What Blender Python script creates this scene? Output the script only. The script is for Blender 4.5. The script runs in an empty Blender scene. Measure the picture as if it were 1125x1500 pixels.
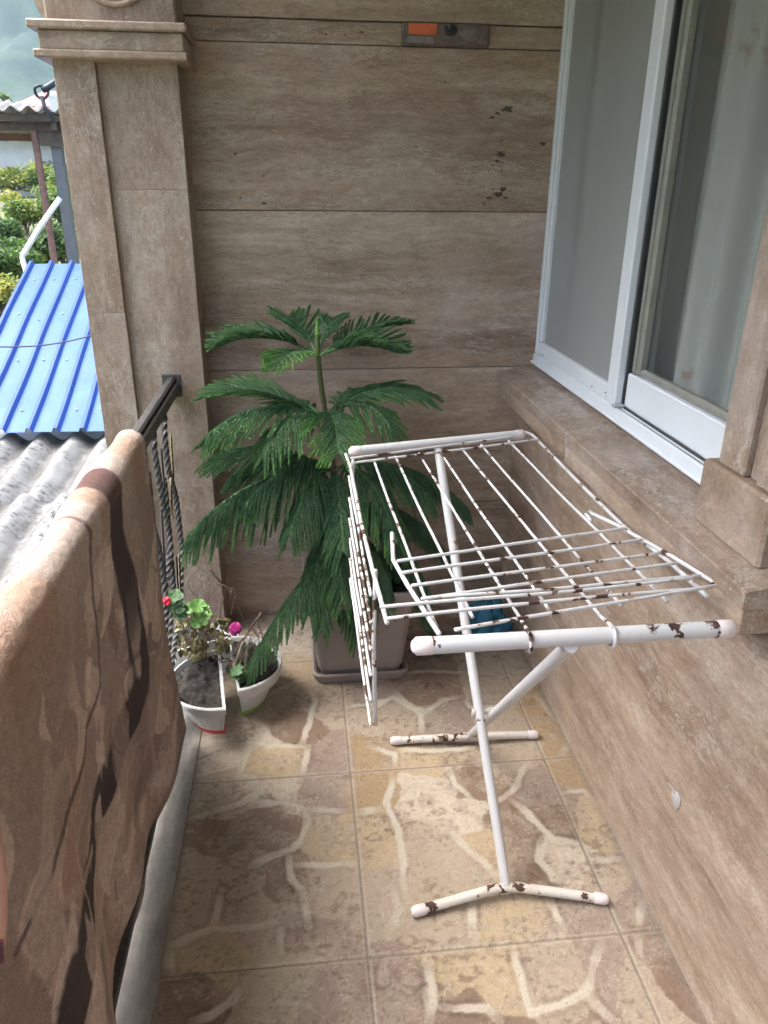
import bpy, math, random
import numpy as np
from mathutils import Vector, Matrix
R_ = math.radians
S = bpy.context.scene
COL = S.collection
random.seed(7)
# ------------------------------------------------------------------ camera
CW, CH, FPX = 1125.0, 1500.0, 1105.0
vy = np.array([432 - CW/2, 280 - CH/2, FPX]); vy /= np.linalg.norm(vy)
vd = np.array([539 - CW/2, 3340 - CH/2, FPX]); vd -= vy*vd.dot(vy); vd /= np.linalg.norm(vd)
vx = np.cross(vd, vy)
if vx[0] < 0: vx = -vx
RM = np.array([vx, vy, -vd])            # rows: world axes seen from the camera
CP = np.array([0.0, 0.0, 1.6])
def at(u, v, axis, val):
    "survey helper: the place-point of a photo pixel on the plane  axis = val (metres)"
    d = RM @ np.array([u - CW/2, v - CH/2, FPX])
    return CP + d*((val - CP[axis])/d[axis])
cam = bpy.data.cameras.new('camera'); co = bpy.data.objects.new('camera', cam); COL.objects.link(co)
cam.sensor_fit = 'VERTICAL'; cam.sensor_height = 24; cam.lens = 24*FPX/CH
cam.clip_start = 0.02; cam.clip_end = 6000
M = Matrix.Identity(4)
for r in range(3):
    M[r][0] = RM[r][0]; M[r][1] = -RM[r][1]; M[r][2] = -RM[r][2]; M[r][3] = CP[r]
co.matrix_world = M
S.camera = co
# ------------------------------------------------------------------ light
SUN_EL, SUN_AZ = 60, 285      # azimuth: degrees clockwise from +Y
w = bpy.data.worlds.new('World'); S.world = w; w.use_nodes = True
nt = w.node_tree; nt.nodes.clear()
sky = nt.nodes.new('ShaderNodeTexSky'); sky.sky_type = 'NISHITA'; sky.sun_disc = False
sky.sun_elevation = R_(SUN_EL); sky.sun_rotation = R_(SUN_AZ)
sky.air_density = 1.0; sky.dust_density = 4.0; sky.ozone_density = 1.0
hs = nt.nodes.new('ShaderNodeHueSaturation'); hs.inputs['Saturation'].default_value = 0.5
bg = nt.nodes.new('ShaderNodeBackground'); bg.inputs[1].default_value = 0.15
wo = nt.nodes.new('ShaderNodeOutputWorld')
nt.links.new(sky.outputs[0], hs.inputs['Color']); nt.links.new(hs.outputs[0], bg.inputs[0]); nt.links.new(bg.outputs[0], wo.inputs[0])
sl = bpy.data.lights.new('sun', 'SUN'); sl.energy = 0.55; sl.angle = R_(50); sl.color = (1.0, 0.96, 0.91)
so = bpy.data.objects.new('sun', sl); COL.objects.link(so)
_e, _a = R_(SUN_EL), R_(SUN_AZ)
sdir = Vector((math.sin(_a)*math.cos(_e), math.cos(_a)*math.cos(_e), math.sin(_e)))
so.rotation_euler = sdir.to_track_quat('Z', 'Y').to_euler()
S.view_settings.view_transform = 'Standard'; S.view_settings.look = 'None'
S.view_settings.exposure = 3.05; S.view_settings.gamma = 1.0
S.view_settings.use_curve_mapping = False
S.render.engine = 'CYCLES'
S.cycles.max_bounces = 10; S.cycles.diffuse_bounces = 5; S.cycles.transparent_max_bounces = 16
S.cycles.volume_bounces = 0
# ------------------------------------------------------------------ numpy noise
def vnoise(x, y, scale, seed):
    rng = np.random.RandomState(seed)
    g = rng.rand(64, 64)
    x = np.asarray(x)*scale; y = np.asarray(y)*scale
    xi = np.floor(x).astype(int); yi = np.floor(y).astype(int)
    fx = x - xi; fy = y - yi
    fx = fx*fx*(3 - 2*fx); fy = fy*fy*(3 - 2*fy)
    a = g[xi % 64, yi % 64]; b = g[(xi+1) % 64, yi % 64]; c = g[xi % 64, (yi+1) % 64]; d = g[(xi+1) % 64, (yi+1) % 64]
    return (a*(1-fx) + b*fx)*(1-fy) + (c*(1-fx) + d*fx)*fy
def fbm(x, y, scale, seed, n=4):
    t = 0; a = 0.5
    for k in range(n):
        t = t + a*vnoise(x, y, scale*2.03**k, seed + 17*k); a *= 0.5
    return t/(1 - 0.5**n)
def sst(a, b, x):
    t = np.clip((x - a)/(b - a), 0, 1); return t*t*(3 - 2*t)
def segdist(px, py, pts):
    d = np.full(px.shape, 1e9)
    for (x0, y0), (x1, y1) in zip(pts[:-1], pts[1:]):
        dx, dy = x1 - x0, y1 - y0; L = dx*dx + dy*dy + 1e-12
        t = np.clip(((px - x0)*dx + (py - y0)*dy)/L, 0, 1)
        d = np.minimum(d, np.hypot(px - x0 - t*dx, py - y0 - t*dy))
    return d
# ------------------------------------------------------------------ object helpers
def tag(o, label=None, cat=None, group=None, kind=None):
    if label: o['label'] = label
    if cat: o['category'] = cat
    if group: o['group'] = group
    if kind: o['kind'] = kind
    return o
def empty(name, loc, label=None, cat=None, group=None):
    o = bpy.data.objects.new(name, None); COL.objects.link(o); o.location = loc; o.empty_display_size = 0.1
    return tag(o, label, cat, group)
class MB:
    def __init__(s): s.v = []; s.f = []; s.sid = []; s.cur = 0.0; s.n = 0
    def add(s, V, F):
        s.v.append(np.asarray(V, float).reshape(-1, 3)); n = s.n
        s.f += [tuple(i + n for i in q) for q in F]; s.n += len(s.v[-1])
        s.sid.append(np.full(len(s.v[-1]), s.cur)); return s
    def box(s, a, b, bev=0.0):
        (x0, y0, z0), (x1, y1, z1) = a, b
        if x0 > x1: x0, x1 = x1, x0
        if y0 > y1: y0, y1 = y1, y0
        if z0 > z1: z0, z1 = z1, z0
        if bev <= 0:
            V = [(x0,y0,z0),(x1,y0,z0),(x1,y1,z0),(x0,y1,z0),(x0,y0,z1),(x1,y0,z1),(x1,y1,z1),(x0,y1,z1)]
            return s.add(V, [(3,2,1,0),(4,5,6,7),(0,1,5,4),(1,2,6,5),(2,3,7,6),(3,0,4,7)])
        e = min(bev, (x1-x0)*.49, (y1-y0)*.49, (z1-z0)*.49)
        V = []; idx = {}
        cs = [(x0,x1),(y0,y1),(z0,z1)]
        for i in (0,1):
            for j in (0,1):
                for k in (0,1):
                    c = [cs[0][i], cs[1][j], cs[2][k]]; sg = [1-2*i, 1-2*j, 1-2*k]
                    for a_ in range(3):
                        p = [c[q] + (0 if q == a_ else sg[q]*e) for q in range(3)]
                        idx[(i,j,k,a_)] = len(V); V.append(p)
        F = []
        for a_ in range(3):
            o1, o2 = [(1,2),(2,0),(0,1)][a_]
            for sd in (0,1):
                q = []
                for (m, n_) in ((0,0),(1,0),(1,1),(0,1)):
                    t = [0,0,0]; t[a_] = sd; t[o1] = m; t[o2] = n_; q.append(idx[(*t, a_)])
                F.append(tuple(q) if sd else tuple(reversed(q)))
        for a_ in range(3):
            o1, o2 = [(1,2),(2,0),(0,1)][a_]
            for m in (0,1):
                for n_ in (0,1):
                    def k_(ta, ax):
                        t = [0,0,0]; t[a_] = ta; t[o1] = m; t[o2] = n_; return idx[(*t, ax)]
                    q = (k_(0,o1), k_(1,o1), k_(1,o2), k_(0,o2))
                    F.append(q if (m == n_) else tuple(reversed(q)))
        for i in (0,1):
            for j in (0,1):
                for k in (0,1):
                    q = (idx[(i,j,k,0)], idx[(i,j,k,1)], idx[(i,j,k,2)])
                    F.append(q if (i+j+k) % 2 else tuple(reversed(q)))
        return s.add(V, F)
    def tube(s, pts, r, n=10, cap=True, dome=False):
        P = [np.array(p, float) for p in pts]; m = len(P)
        rr = [r]*m if np.isscalar(r) else list(r)
        if dome:
            d0 = (P[0]-P[1])/np.linalg.norm(P[0]-P[1]); d1 = (P[-1]-P[-2])/np.linalg.norm(P[-1]-P[-2])
            P = [P[0]+d0*rr[0]*.45, P[0]+d0*rr[0]*.3] + P + [P[-1]+d1*rr[-1]*.3, P[-1]+d1*rr[-1]*.45]
            rr = [rr[0]*.45, rr[0]*.8] + rr + [rr[-1]*.8, rr[-1]*.45]; m = len(P)
        T = []
        for i in range(m):
            d = P[min(i+1, m-1)] - P[max(i-1, 0)]; T.append(d/(np.linalg.norm(d)+1e-12))
        up = np.array([0,0,1.0]) if abs(T[0][2]) < .9 else np.array([1.0,0,0])
        V = []
        for i in range(m):
            a = up - T[i]*up.dot(T[i]); a /= np.linalg.norm(a)+1e-12; up = a; b = np.cross(T[i], a)
            for k in range(n):
                t = 2*math.pi*k/n; V.append(P[i] + rr[i]*(a*math.cos(t) + b*math.sin(t)))
        F = [(i*n+k, i*n+(k+1) % n, (i+1)*n+(k+1) % n, (i+1)*n+k) for i in range(m-1) for k in range(n)]
        if cap: F += [tuple(reversed(range(n))), tuple(range((m-1)*n, m*n))]
        return s.add(V, F)
    def grid(s, G, close=False):
        G = np.asarray(G, float); a, b, _ = G.shape
        F = [(i*b+j, i*b+j+1, (i+1)*b+j+1, (i+1)*b+j) for i in range(a-1) for j in range(b-1)]
        return s.add(G.reshape(-1,3), F)
    def loops(s, L, capb=True, capt=False):
        n = len(L[0])
        F = [(i*n+k, i*n+(k+1) % n, (i+1)*n+(k+1) % n, (i+1)*n+k) for i in range(len(L)-1) for k in range(n)]
        if capb: F.append(tuple(reversed(range(n))))
        if capt: F.append(tuple(range((len(L)-1)*n, len(L)*n)))
        return s.add(np.array(L).reshape(-1,3), F)
    def prism(s, poly, axis, a, b):
        "poly: 2-D outline in the two other axes, extruded along axis from a to b"
        o = [q for q in range(3) if q != axis]; n = len(poly); V = []
        for val in (a, b):
            for p in poly:
                c = [0,0,0]; c[axis] = val; c[o[0]] = p[0]; c[o[1]] = p[1]; V.append(c)
        F = [(k, (k+1) % n, n+(k+1) % n, n+k) for k in range(n)] + [tuple(reversed(range(n))), tuple(range(n, 2*n))]
        return s.add(V, F)
    def build(s, name, mat, parent=None, smooth=False, ang=None, attrs=None, uneven=0):
        V = np.concatenate(s.v) if s.v else np.zeros((0,3))
        if parent is not None:
            off = Vector((0,0,0)); p = parent
            while p is not None: off = off + p.location; p = p.parent
            V = V - np.array(off)
        me = bpy.data.meshes.new(name); me.from_pydata(V.tolist(), [], s.f); me.validate(); me.update()
        a = me.attributes.new('sid', 'FLOAT', 'POINT'); sid = np.concatenate(s.sid).astype(np.float32)
        if len(sid) == len(me.vertices): a.data.foreach_set('value', sid)
        for k, val in (attrs or {}).items():
            val = np.asarray(val, np.float32)
            if val.ndim == 2:
                at_ = me.color_attributes.new(k, 'FLOAT_COLOR', 'POINT')
                c = np.ones((len(val), 4), np.float32); c[:, :3] = val; at_.data.foreach_set('color', c.ravel())
            else:
                at_ = me.attributes.new(k, 'FLOAT', 'POINT'); at_.data.foreach_set('value', val)
        import bmesh
        bm = bmesh.new(); bm.from_mesh(me)
        if len(bm.faces) < 20000: bmesh.ops.recalc_face_normals(bm, faces=bm.faces)
        bm.to_mesh(me); bm.free()
        if smooth:
            me.polygons.foreach_set('use_smooth', [True]*len(me.polygons))
        me.materials.append(mat)
        o = bpy.data.objects.new(name, me); COL.objects.link(o)
        if parent is not None: o.parent = parent
        if smooth and ang is not None: me.set_sharp_from_angle(angle=R_(ang))
        return o
# ------------------------------------------------------------------ materials
class NT:
    def __init__(s, name):
        s.m = bpy.data.materials.new(name); s.m.use_nodes = True; s.t = s.m.node_tree
        s.b = s.t.nodes['Principled BSDF']; s.out = s.t.nodes['Material Output']
        s._c = None
    def n(s, t, **k):
        x = s.t.nodes.new(t)
        for a, b in k.items(): setattr(x, a, b)
        return x
    def l(s, a, b): s.t.links.new(a, b)
    def obj(s):
        if s._c is None: s._c = s.n('ShaderNodeTexCoord').outputs['Object']
        return s._c
    def attr(s, name, out='Fac'):
        a = s.n('ShaderNodeAttribute'); a.attribute_name = name; return a.outputs[out]
    def map(s, vec, sc=(1,1,1), rot=(0,0,0), loc=(0,0,0)):
        m = s.n('ShaderNodeMapping'); m.inputs['Scale'].default_value = sc; m.inputs['Rotation'].default_value = rot; m.inputs['Location'].default_value = loc
        s.l(vec, m.inputs[0]); return m.outputs[0]
    def noise(s, vec, scale, detail=4, rough=.55, dist=0.0):
        x = s.n('ShaderNodeTexNoise'); x.inputs['Scale'].default_value = scale; x.inputs['Detail'].default_value = detail
        x.inputs['Roughness'].default_value = rough; x.inputs['Distortion'].default_value = dist
        s.l(vec, x.inputs['Vector']); return x.outputs['Fac']
    def ramp(s, fac, stops, interp='LINEAR'):
        r = s.n('ShaderNodeValToRGB'); e = r.color_ramp.elements; r.color_ramp.interpolation = interp
        while len(e) < len(stops): e.new(.5)
        for k, (p, c) in enumerate(stops):
            e[k].position = p; e[k].color = (c, c, c, 1) if np.isscalar(c) else (*c, 1)
        s.l(fac, r.inputs[0]); return r.outputs[0]
    def mix(s, fac, a, b, blend='MIX'):
        x = s.n('ShaderNodeMix'); x.data_type = 'RGBA'; x.blend_type = blend
        for sock, val in ((x.inputs[0], fac), (x.inputs[6], a), (x.inputs[7], b)):
            if hasattr(val, 'is_linked') or hasattr(val, 'links'): s.l(val, sock)
            elif np.isscalar(val): sock.default_value = val
            else: sock.default_value = (*val, 1)
        return x.outputs[2]
    def math(s, op, a, b=0.0, c=0.0):
        x = s.n('ShaderNodeMath'); x.operation = op
        for sock, val in zip(x.inputs, (a, b, c)):
            if hasattr(val, 'links'): s.l(val, sock)
            else: sock.default_value = val
        return x.outputs[0]
    def bump(s, h, st=.3, d=.002, prev=None):
        b = s.n('ShaderNodeBump'); b.inputs['Strength'].default_value = st; b.inputs['Distance'].default_value = d
        s.l(h, b.inputs['Height'])
        if prev is not None: s.l(prev, b.inputs['Normal'])
        s.l(b.outputs[0], s.b.inputs['Normal']); return b.outputs[0]
    def set(s, **k):
        for a, b in k.items():
            sock = s.b.inputs[a.replace('_', ' ')]
            if hasattr(b, 'links'): s.l(b, sock)
            elif np.isscalar(b): sock.default_value = b
            else: sock.default_value = (*b, 1) if len(b) == 3 and sock.type == 'RGBA' else b
        return s.m
def spots(n, pts, off=(0,0,0), st=(1,1,1), ns=55):
    "mask of places on a thing: pts = (x, y, z, radius), broken up by noise"
    tot = None; o = n.obj(); nz = n.noise(n.map(o, st), ns, 6, .72)
    for (x, y, z, r) in pts:
        d = n.n('ShaderNodeVectorMath'); d.operation = 'DISTANCE'; n.l(n.map(o, st) if st != (1,1,1) else o, d.inputs[0]); d.inputs[1].default_value = ((x-off[0])*st[0], (y-off[1])*st[1], (z-off[2])*st[2])
        f = n.math('ADD', n.math('DIVIDE', d.outputs['Value'], r), n.math('MULTIPLY', n.math('SUBTRACT', nz, .5), 3.6))
        f = n.ramp(f, [(.80, 1.), (.93, 0.)]); tot = f if tot is None else n.math('MAXIMUM', tot, f)
    return tot
def plain(name, col, rough=.6, var=.12, scale=30, metallic=0.0, bump=0.0):
    n = NT(name); f = n.noise(n.obj(), scale, 5)
    c0 = tuple(max(0, c*(1-var)) for c in col); c1 = tuple(min(1, c*(1+var)) for c in col)
    n.set(Base_Color=n.ramp(f, [(.3, c0), (.7, c1)]), Roughness=rough, Metallic=metallic)
    if bump: n.bump(f, bump, .002)
    return n.m
def travertine(name, sc, tint=(1,1,1), pits=1.0, rough=.42, holes=None, contrast=1.0):
    "sc: stretch of the layers, small along the bedding"
    n = NT(name); o = n.obj(); sid = n.attr('sid')
    comb = n.n('ShaderNodeCombineXYZ'); k = n.math('MULTIPLY', sid, 3.71)
    for q in range(3): n.l(k, comb.inputs[q])
    add = n.n('ShaderNodeVectorMath'); add.operation = 'ADD'; n.l(o, add.inputs[0]); n.l(comb.outputs[0], add.inputs[1]); v0 = add.outputs[0]
    wn = n.n('ShaderNodeTexNoise'); wn.inputs['Scale'].default_value = 3.4; wn.inputs['Detail'].default_value = 5; n.l(v0, wn.inputs['Vector'])
    wv = n.n('ShaderNodeVectorMath'); wv.operation = 'MULTIPLY_ADD'; n.l(wn.outputs['Color'], wv.inputs[0]); wv.inputs[1].default_value = (.075,.075,.075); n.l(v0, wv.inputs[2])
    soft = tuple(q**.55 for q in sc)
    v = n.map(wv.outputs[0], sc); vs = n.map(wv.outputs[0], soft)
    t = [tuple(c*q for c, q in zip(col, tint)) for col in ((.150,.098,.066), (.285,.203,.143), (.385,.293,.218), (.545,.460,.375))]
    big = n.noise(n.map(wv.outputs[0], tuple(q*(.55 if q < 1 else 1.0) for q in sc)), 1.25, 6, .60)
    c = n.ramp(big, [(.33, t[0]), (.44, t[1]), (.54, t[2]), (.68, t[3])])
    mid = n.noise(vs, 7.5, 7, .68)
    c = n.mix(.36, c, n.ramp(mid, [(.34, t[0]), (.47, t[1]), (.56, t[2]), (.70, t[3])]))
    fin = n.noise(v, 7.5, 9, .80); c = n.mix(.30, c, n.ramp(fin, [(.34, tuple(q*.8 for q in t[0])), (.46, t[1]), (.54, t[2]), (.66, tuple(q*1.12 for q in t[3]))]))
    fin2 = n.noise(vs, 34, 6, .75); c = n.mix(1.0, c, n.ramp(fin2, [(.34, .80), (.5, 1.0), (.66, 1.16)]), 'MULTIPLY')
    cloud = n.noise(v0, 2.6, 5, .62)
    c = n.mix(n.ramp(cloud, [(.50, 0.), (.70, .6)]), c, tuple(a*b for a, b in zip((.415,.345,.300), tint)))
    # thin broken bedding lines
    lam = n.noise(v, 17, 6, .7); lm = n.ramp(lam, [(.455, 0.), (.475, .55), (.50, 0.)]); lmk = n.ramp(n.noise(vs, 4.1, 4, .6), [(.47, 0.), (.60, 1.)])
    c = n.mix(n.math('MULTIPLY', lm, lmk), c, tuple(q*.75 for q in t[0]))
    # pale calcite scratches
    vn = n.noise(vs, 12, 8, .75); vm = n.ramp(vn, [(.515, 0.), (.54, .85), (.566, 0.)])
    msk = n.ramp(n.noise(v, 2.6, 4, .6), [(.46, 0.), (.60, 1.)])
    c = n.mix(n.math('MULTIPLY', vm, msk), c, tuple(a*b for a, b in zip((.50,.45,.39), tint)))
    fl = n.ramp(n.noise(v0, 75, 3, .6), [(.66, 0.), (.72, .7)]); c = n.mix(fl, c, (.48,.43,.37))
    pn = n.noise(vs, 30, 5, .7); pm = n.ramp(pn, [(.66, 0.), (.70, 1.)]); pmask = n.ramp(n.noise(v0, 2.6, 4, .6), [(.55, 0.), (.66, 1.)])
    pit = n.math('MULTIPLY', n.math('MULTIPLY', pm, pmask), pits)
    if holes: pit = n.math('MAXIMUM', pit, spots(n, holes, st=(.62,1,1.25), ns=70))
    c = n.mix(n.math('MULTIPLY', pit, .88), c, (.060,.041,.029))
    c = n.mix(1.0, c, n.ramp(n.noise(v0, 170, 3, .65), [(.3, .84), (.62, 1.06)]), 'MULTIPLY')
    h = n.math('SUBTRACT', n.math('ADD', n.math('MULTIPLY', mid, .3), n.math('MULTIPLY', fin, .5)), pit)
    b = n.bump(h, .5, .0025); n.bump(n.noise(v0, 220, 3, .7), .22, .0008, b)
    n.set(Base_Color=c, Roughness=n.ramp(mid, [(.3, rough+.12), (.7, rough-.06)]), Specular_IOR_Level=.35)
    return n.m
def peel(name, base=(.55,.55,.555), chip_scale=24, thr=.63, marks=None, rust=True, rough=.38):
    n = NT(name); o = n.obj()
    f = n.noise(o, chip_scale, 4, .55, .3)
    big = n.noise(o, 4.5, 3, .5)
    x = n.math('ADD', n.math('MULTIPLY', f, .62), n.math('MULTIPLY', big, .38))
    chip = n.ramp(x, [(thr, 0.), (thr+.012, 1.)])
    crk = n.n('ShaderNodeTexVoronoi'); crk.feature = 'DISTANCE_TO_EDGE'; crk.inputs['Scale'].default_value = 95
    n.l(n.map(o, (1,1,1)), crk.inputs['Vector'])
    cr = n.ramp(crk.outputs['Distance'], [(0, .25), (.035, 0.)])
    cr = n.math('MULTIPLY', cr, n.ramp(n.noise(o, 12, 3), [(.45, 0), (.6, 1)]))
    if marks: chip = n.math('MAXIMUM', chip, spots(n, marks, (.42, 1.5, 0)))
    dirt = n.ramp(n.noise(o, 9, 5, .6), [(.35, 0.), (.75, .35)])
    c = n.mix(dirt, base, (.50,.46,.41))
    rs = n.ramp(n.noise(o, 6.3, 4, .6), [(.64, 0.), (.75, .6)])
    if rust: c = n.mix(rs, c, (.42,.20,.07))
    c = n.mix(n.math('MULTIPLY', n.ramp(x, [(thr-.05, 0.), (thr, .55)]), n.ramp(n.noise(o, 60, 4), [(.35, .2), (.6, 1.)])), c, (.46,.29,.17))
    c = n.mix(cr, c, (.12,.08,.06))
    brown = n.ramp(n.noise(o, 70, 3), [(.3, (.030,.014,.010)), (.7, (.085,.040,.026))])
    c = n.mix(chip, c, brown)
    n.set(Base_Color=c, Roughness=n.ramp(chip, [(0, rough), (1, .75)]))
    n.bump(n.math('SUBTRACT', 1.0, chip), .7, .0008)
    return n.m
def vcol(name, rough=.5, bump=None, attr='tint', sheen=0.0, fine=.12, fsc=180):
    n = NT(name); c = n.attr(attr, 'Color'); f = n.noise(n.obj(), fsc, 4, .65)
    c = n.mix(1.0, c, n.ramp(f, [(.3, 1-fine), (.7, 1+fine*.6)]), 'MULTIPLY')
    n.set(Base_Color=c, Roughness=rough)
    if sheen: n.set(Sheen_Weight=sheen, Sheen_Roughness=.4)
    if bump: n.bump(f, bump[0], bump[1])
    return n
HOLES = [(*at(u, v, 1, 2.72), r) for u, v, r in ((748,158,.005),(721,172,.004),(729,236,.005),(716,250,.0035),(741,290,.005),(722,277,.004),(709,298,.0035),(735,205,.003),(512,150,.003),(610,215,.003),(652,120,.003),(505,52,.006),(530,47,.005),(478,50,.004),(742,160,.011),(728,166,.006),(734,226,.009),(722,242,.005),(728,285,.011),(737,277,.007),(716,290,.006),(795,210,.007),(345,225,.004),(386,258,.0035),(387,298,.005),(735,250,.004),(352,290,.003))]
TB = travertine('travertine_back', (.5, .5, 4.4), pits=.6, holes=HOLES)
TR = travertine('travertine_right', (4.2, .65, 4.2), tint=(.985,.99,1.0), pits=.2)
TP = travertine('travertine_pillar', (2.4, 2.4, .75), tint=(.975,.985,1.02), pits=.5)
TS = travertine('travertine_sill', (2.6, .8, 2.4), tint=(.86,.89,.94), pits=.1, rough=.17)
TN = travertine('travertine_plinth', (1.2, 1.2, 1.5), tint=(1.0,1.0,1.0), pits=.4)
PIPE = peel('peeling_white_tube', chip_scale=34, thr=.655, marks=[(*at(705, 1056, 1, 1.555), .020), (*at(702, 1066, 1, 1.555), .010)])
PIPE2 = peel('peeling_white_bar', chip_scale=20, thr=.69, marks=[(*at(u, v, 2, .955), r) for u, v, r in ((628,943,.017),(953,922,.012),(985,919,.019),(1012,916,.009),(1044,915,.022),(1062,913,.012),(668,641,.012),(560,650,.008))])
FOOTP = peel('flaking_white_foot', base=(.62,.58,.52), chip_scale=34, thr=.555, marks=[(*at(u, v, 2, .016), r) for u, v, r in ((628,1328,.021),(645,1322,.014),(600,1082,.014),(735,1300,.009),(700,1312,.010))])
WIREP = peel('flaking_white_wire', base=(.56,.56,.565), chip_scale=30, thr=.575, rust=False)
CAPM = plain('cap_plastic', (.66,.58,.57), .45, .06)
PVC = plain('window_profile_white', (.68,.71,.74), .28, .03, 8)
GASK = plain('gasket', (.03,.03,.032), .6)
OLIVE = plain('sash_bead', (.25,.25,.215), .35, .1)
IRON = NT('wrought_iron'); _f = IRON.noise(IRON.obj(), 60, 5, .65)
IRON.set(Base_Color=IRON.ramp(_f, [(.35, (.055,.052,.052)), (.6, (.090,.085,.083)), (.78, (.17,.16,.15))]), Roughness=.5, Metallic=.35); IRON.bump(_f, .5, .001); IRON = IRON.m
GILT = NT('iron_gilt'); _f = GILT.noise(GILT.obj(), 45, 4, .6)
GILT.set(Base_Color=GILT.ramp(_f, [(.42, (.05,.045,.04)), (.52, (.30,.22,.12)), (.7, (.46,.36,.21))]), Roughness=.42, Metallic=.4); GILT = GILT.m
SOIL = NT('soil'); _f = SOIL.noise(SOIL.obj(), 70, 6, .7)
SOIL.set(Base_Color=SOIL.ramp(_f, [(.35, (.014,.011,.009)), (.6, (.045,.038,.031)), (.80, (.11,.096,.082))]), Roughness=.95); SOIL.bump(_f, 1.0, .008); SOIL = SOIL.m
# ------------------------------------------------------------------ the balcony: floor
YB = 2.72; XW = 0.80; XK = -0.36
def px(lst, sx, ox, oy):
    return [tuple(at(ox + a/sx, oy + b/sx, 2, 0.0)[:2]) for a, b in lst]
def A5(*l): return px(l, 2.25, 180, 1050)
def A6(*l): return px(l, 2.25, 625, 1050)
def A8(*l): return px(l, 2.8125, 540, 940)
def A9(*l): return px(l, 2.8125, 230, 780)
veins = [A5((415,95),(400,150),(375,215)), A5((260,120),(320,100),(410,85),(480,95),(600,93)), A5((470,50),(480,95)), A5((605,95),(600,150),(595,195)),
  A5((225,345),(300,310),(390,290),(450,245),(460,220)), A5((430,285),(520,285),(590,300),(605,330),(590,400),(560,435),(480,460),(420,490)),
  A5((600,310),(750,305)), A5((545,450),(560,530),(600,590)), A5((565,490),(770,490)), A5((145,760),(230,730),(300,700),(440,690),(500,670)), A5((300,700),(325,570)),
  A5((515,700),(525,780)), A5((145,760),(150,860)), A5((400,865),(360,940),(290,985),(220,1010)), A5((860,800),(850,870)), A5((1010,790),(1020,950),(1000,1010)),
  A5((885,190),(870,290),(910,400),(920,500),(940,600)), A5((770,315),(860,300)), A5((590,595),(610,690)), A5((890,560),(905,640),(870,720)),
  A6((65,170),(90,220),(150,280),(200,295),(260,260),(300,220),(330,150)), A6((270,265),(330,310),(380,370),(420,405),(490,410)), A6((385,400),(375,480),(420,540)),
  A6((90,380),(140,440),(200,490),(235,530)), A6((440,250),(520,245),(560,290)), A6((540,475),(640,465)), A6((720,610),(690,690)), A6((150,600),(160,740)),
  A6((410,600),(450,710)), A6((290,750),(320,900),(340,980),(440,950),(520,910),(540,850),(580,740)), A6((50,955),(200,960),(245,1000)), A6((540,930),(580,980),(620,1010)),
  A6((690,720),(700,780)), A6((0,900),(10,1000)), A8((120,520),(110,460),(0,430)), A8((110,450),(430,440)), A8((220,370),(215,300),(100,225),(0,280)), A8((215,300),(300,240),(400,220)),
  A8((400,230),(420,270),(610,265)), A8((690,220),(780,330)), A8((800,460),(830,420)), A8((0,170),(150,130),(250,120),(420,130)), A9((620,640),(650,700),(630,780),(590,870)),
  A9((780,720),(900,700),(980,680)), A9((980,650),(1050,720),(1125,740)), A9((460,900),(440,830),(400,760)), A9((640,600),(560,620),(430,690)), A9((520,340),(500,420),(560,480)), A9((420,400),(520,430))]
CR_, TA_, OC_, BR_, MA_, OR_ = (.470,.400,.315), (.365,.295,.222), (.400,.312,.205), (.215,.152,.110), (.280,.216,.176), (.325,.232,.140)
seeds = [(A5((300,140)),CR_),(A5((490,150)),OC_),(A5((670,150)),MA_),(A5((540,45)),BR_),(A5((330,260)),TA_),(A5((500,250)),CR_),(A5((660,250)),MA_),(A5((450,350)),BR_),(A5((330,400)),BR_),
 (A5((690,400)),OC_),(A5((250,560)),TA_),(A5((430,640)),TA_),(A5((400,520)),TA_),(A5((500,520)),BR_),(A5((680,600)),TA_),(A5((300,800)),OC_),(A5((620,710)),MA_),(A5((600,780)),TA_),(A5((240,900)),BR_),(A5((450,930)),TA_),
 (A5((680,880)),MA_),(A5((820,230)),OR_),(A5((820,420)),OC_),(A5((840,620)),TA_),(A5((1000,250)),CR_),(A5((1000,450)),TA_),(A5((900,880)),MA_),(A5((1080,850)),OC_),(A5((820,140)),OR_),(A5((1000,130)),OC_),
 (A6((150,220)),BR_),(A6((290,350)),BR_),(A6((390,230)),MA_),(A6((470,190)),OR_),(A6((540,350)),OC_),(A6((450,340)),BR_),(A6((470,480)),CR_),(A6((330,460)),BR_),(A6((130,330)),CR_),(A6((180,440)),OC_),(A6((100,480)),TA_),
 (A6((600,530)),TA_),(A6((680,570)),MA_),(A6((520,640)),MA_),(A6((290,650)),OC_),(A6((80,680)),TA_),(A6((170,860)),OC_),(A6((450,850)),TA_),(A6((600,830)),MA_),(A6((680,860)),TA_),(A6((780,780)),BR_),(A6((100,1010)),BR_),
 (A8((50,480)),OR_),(A8((250,480)),OC_),(A8((550,470)),TA_),(A8((100,330)),TA_),(A8((320,320)),MA_),(A8((250,180)),BR_),(A8((500,180)),TA_),(A8((720,300)),OR_),(A8((150,150)),BR_),(A8((560,340)),TA_),
 (A9((560,760)),BR_),(A9((700,700)),TA_),(A9((880,650)),MA_),(A9((400,850)),CR_),(A9((480,700)),TA_),(A9((420,420)),TA_),(A9((600,460)),CR_),(A9((560,560)),OC_)]
rng = np.random.RandomState(3)
for _ in range(46):
    seeds.append(([(rng.uniform(-.4,.85), rng.uniform(-.6,.85))], [CR_,TA_,OC_,BR_,MA_,TA_,OR_][rng.randint(7)]))
T = 0.5955; GX0 = 0.1045; GY0 = 1.177
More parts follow.
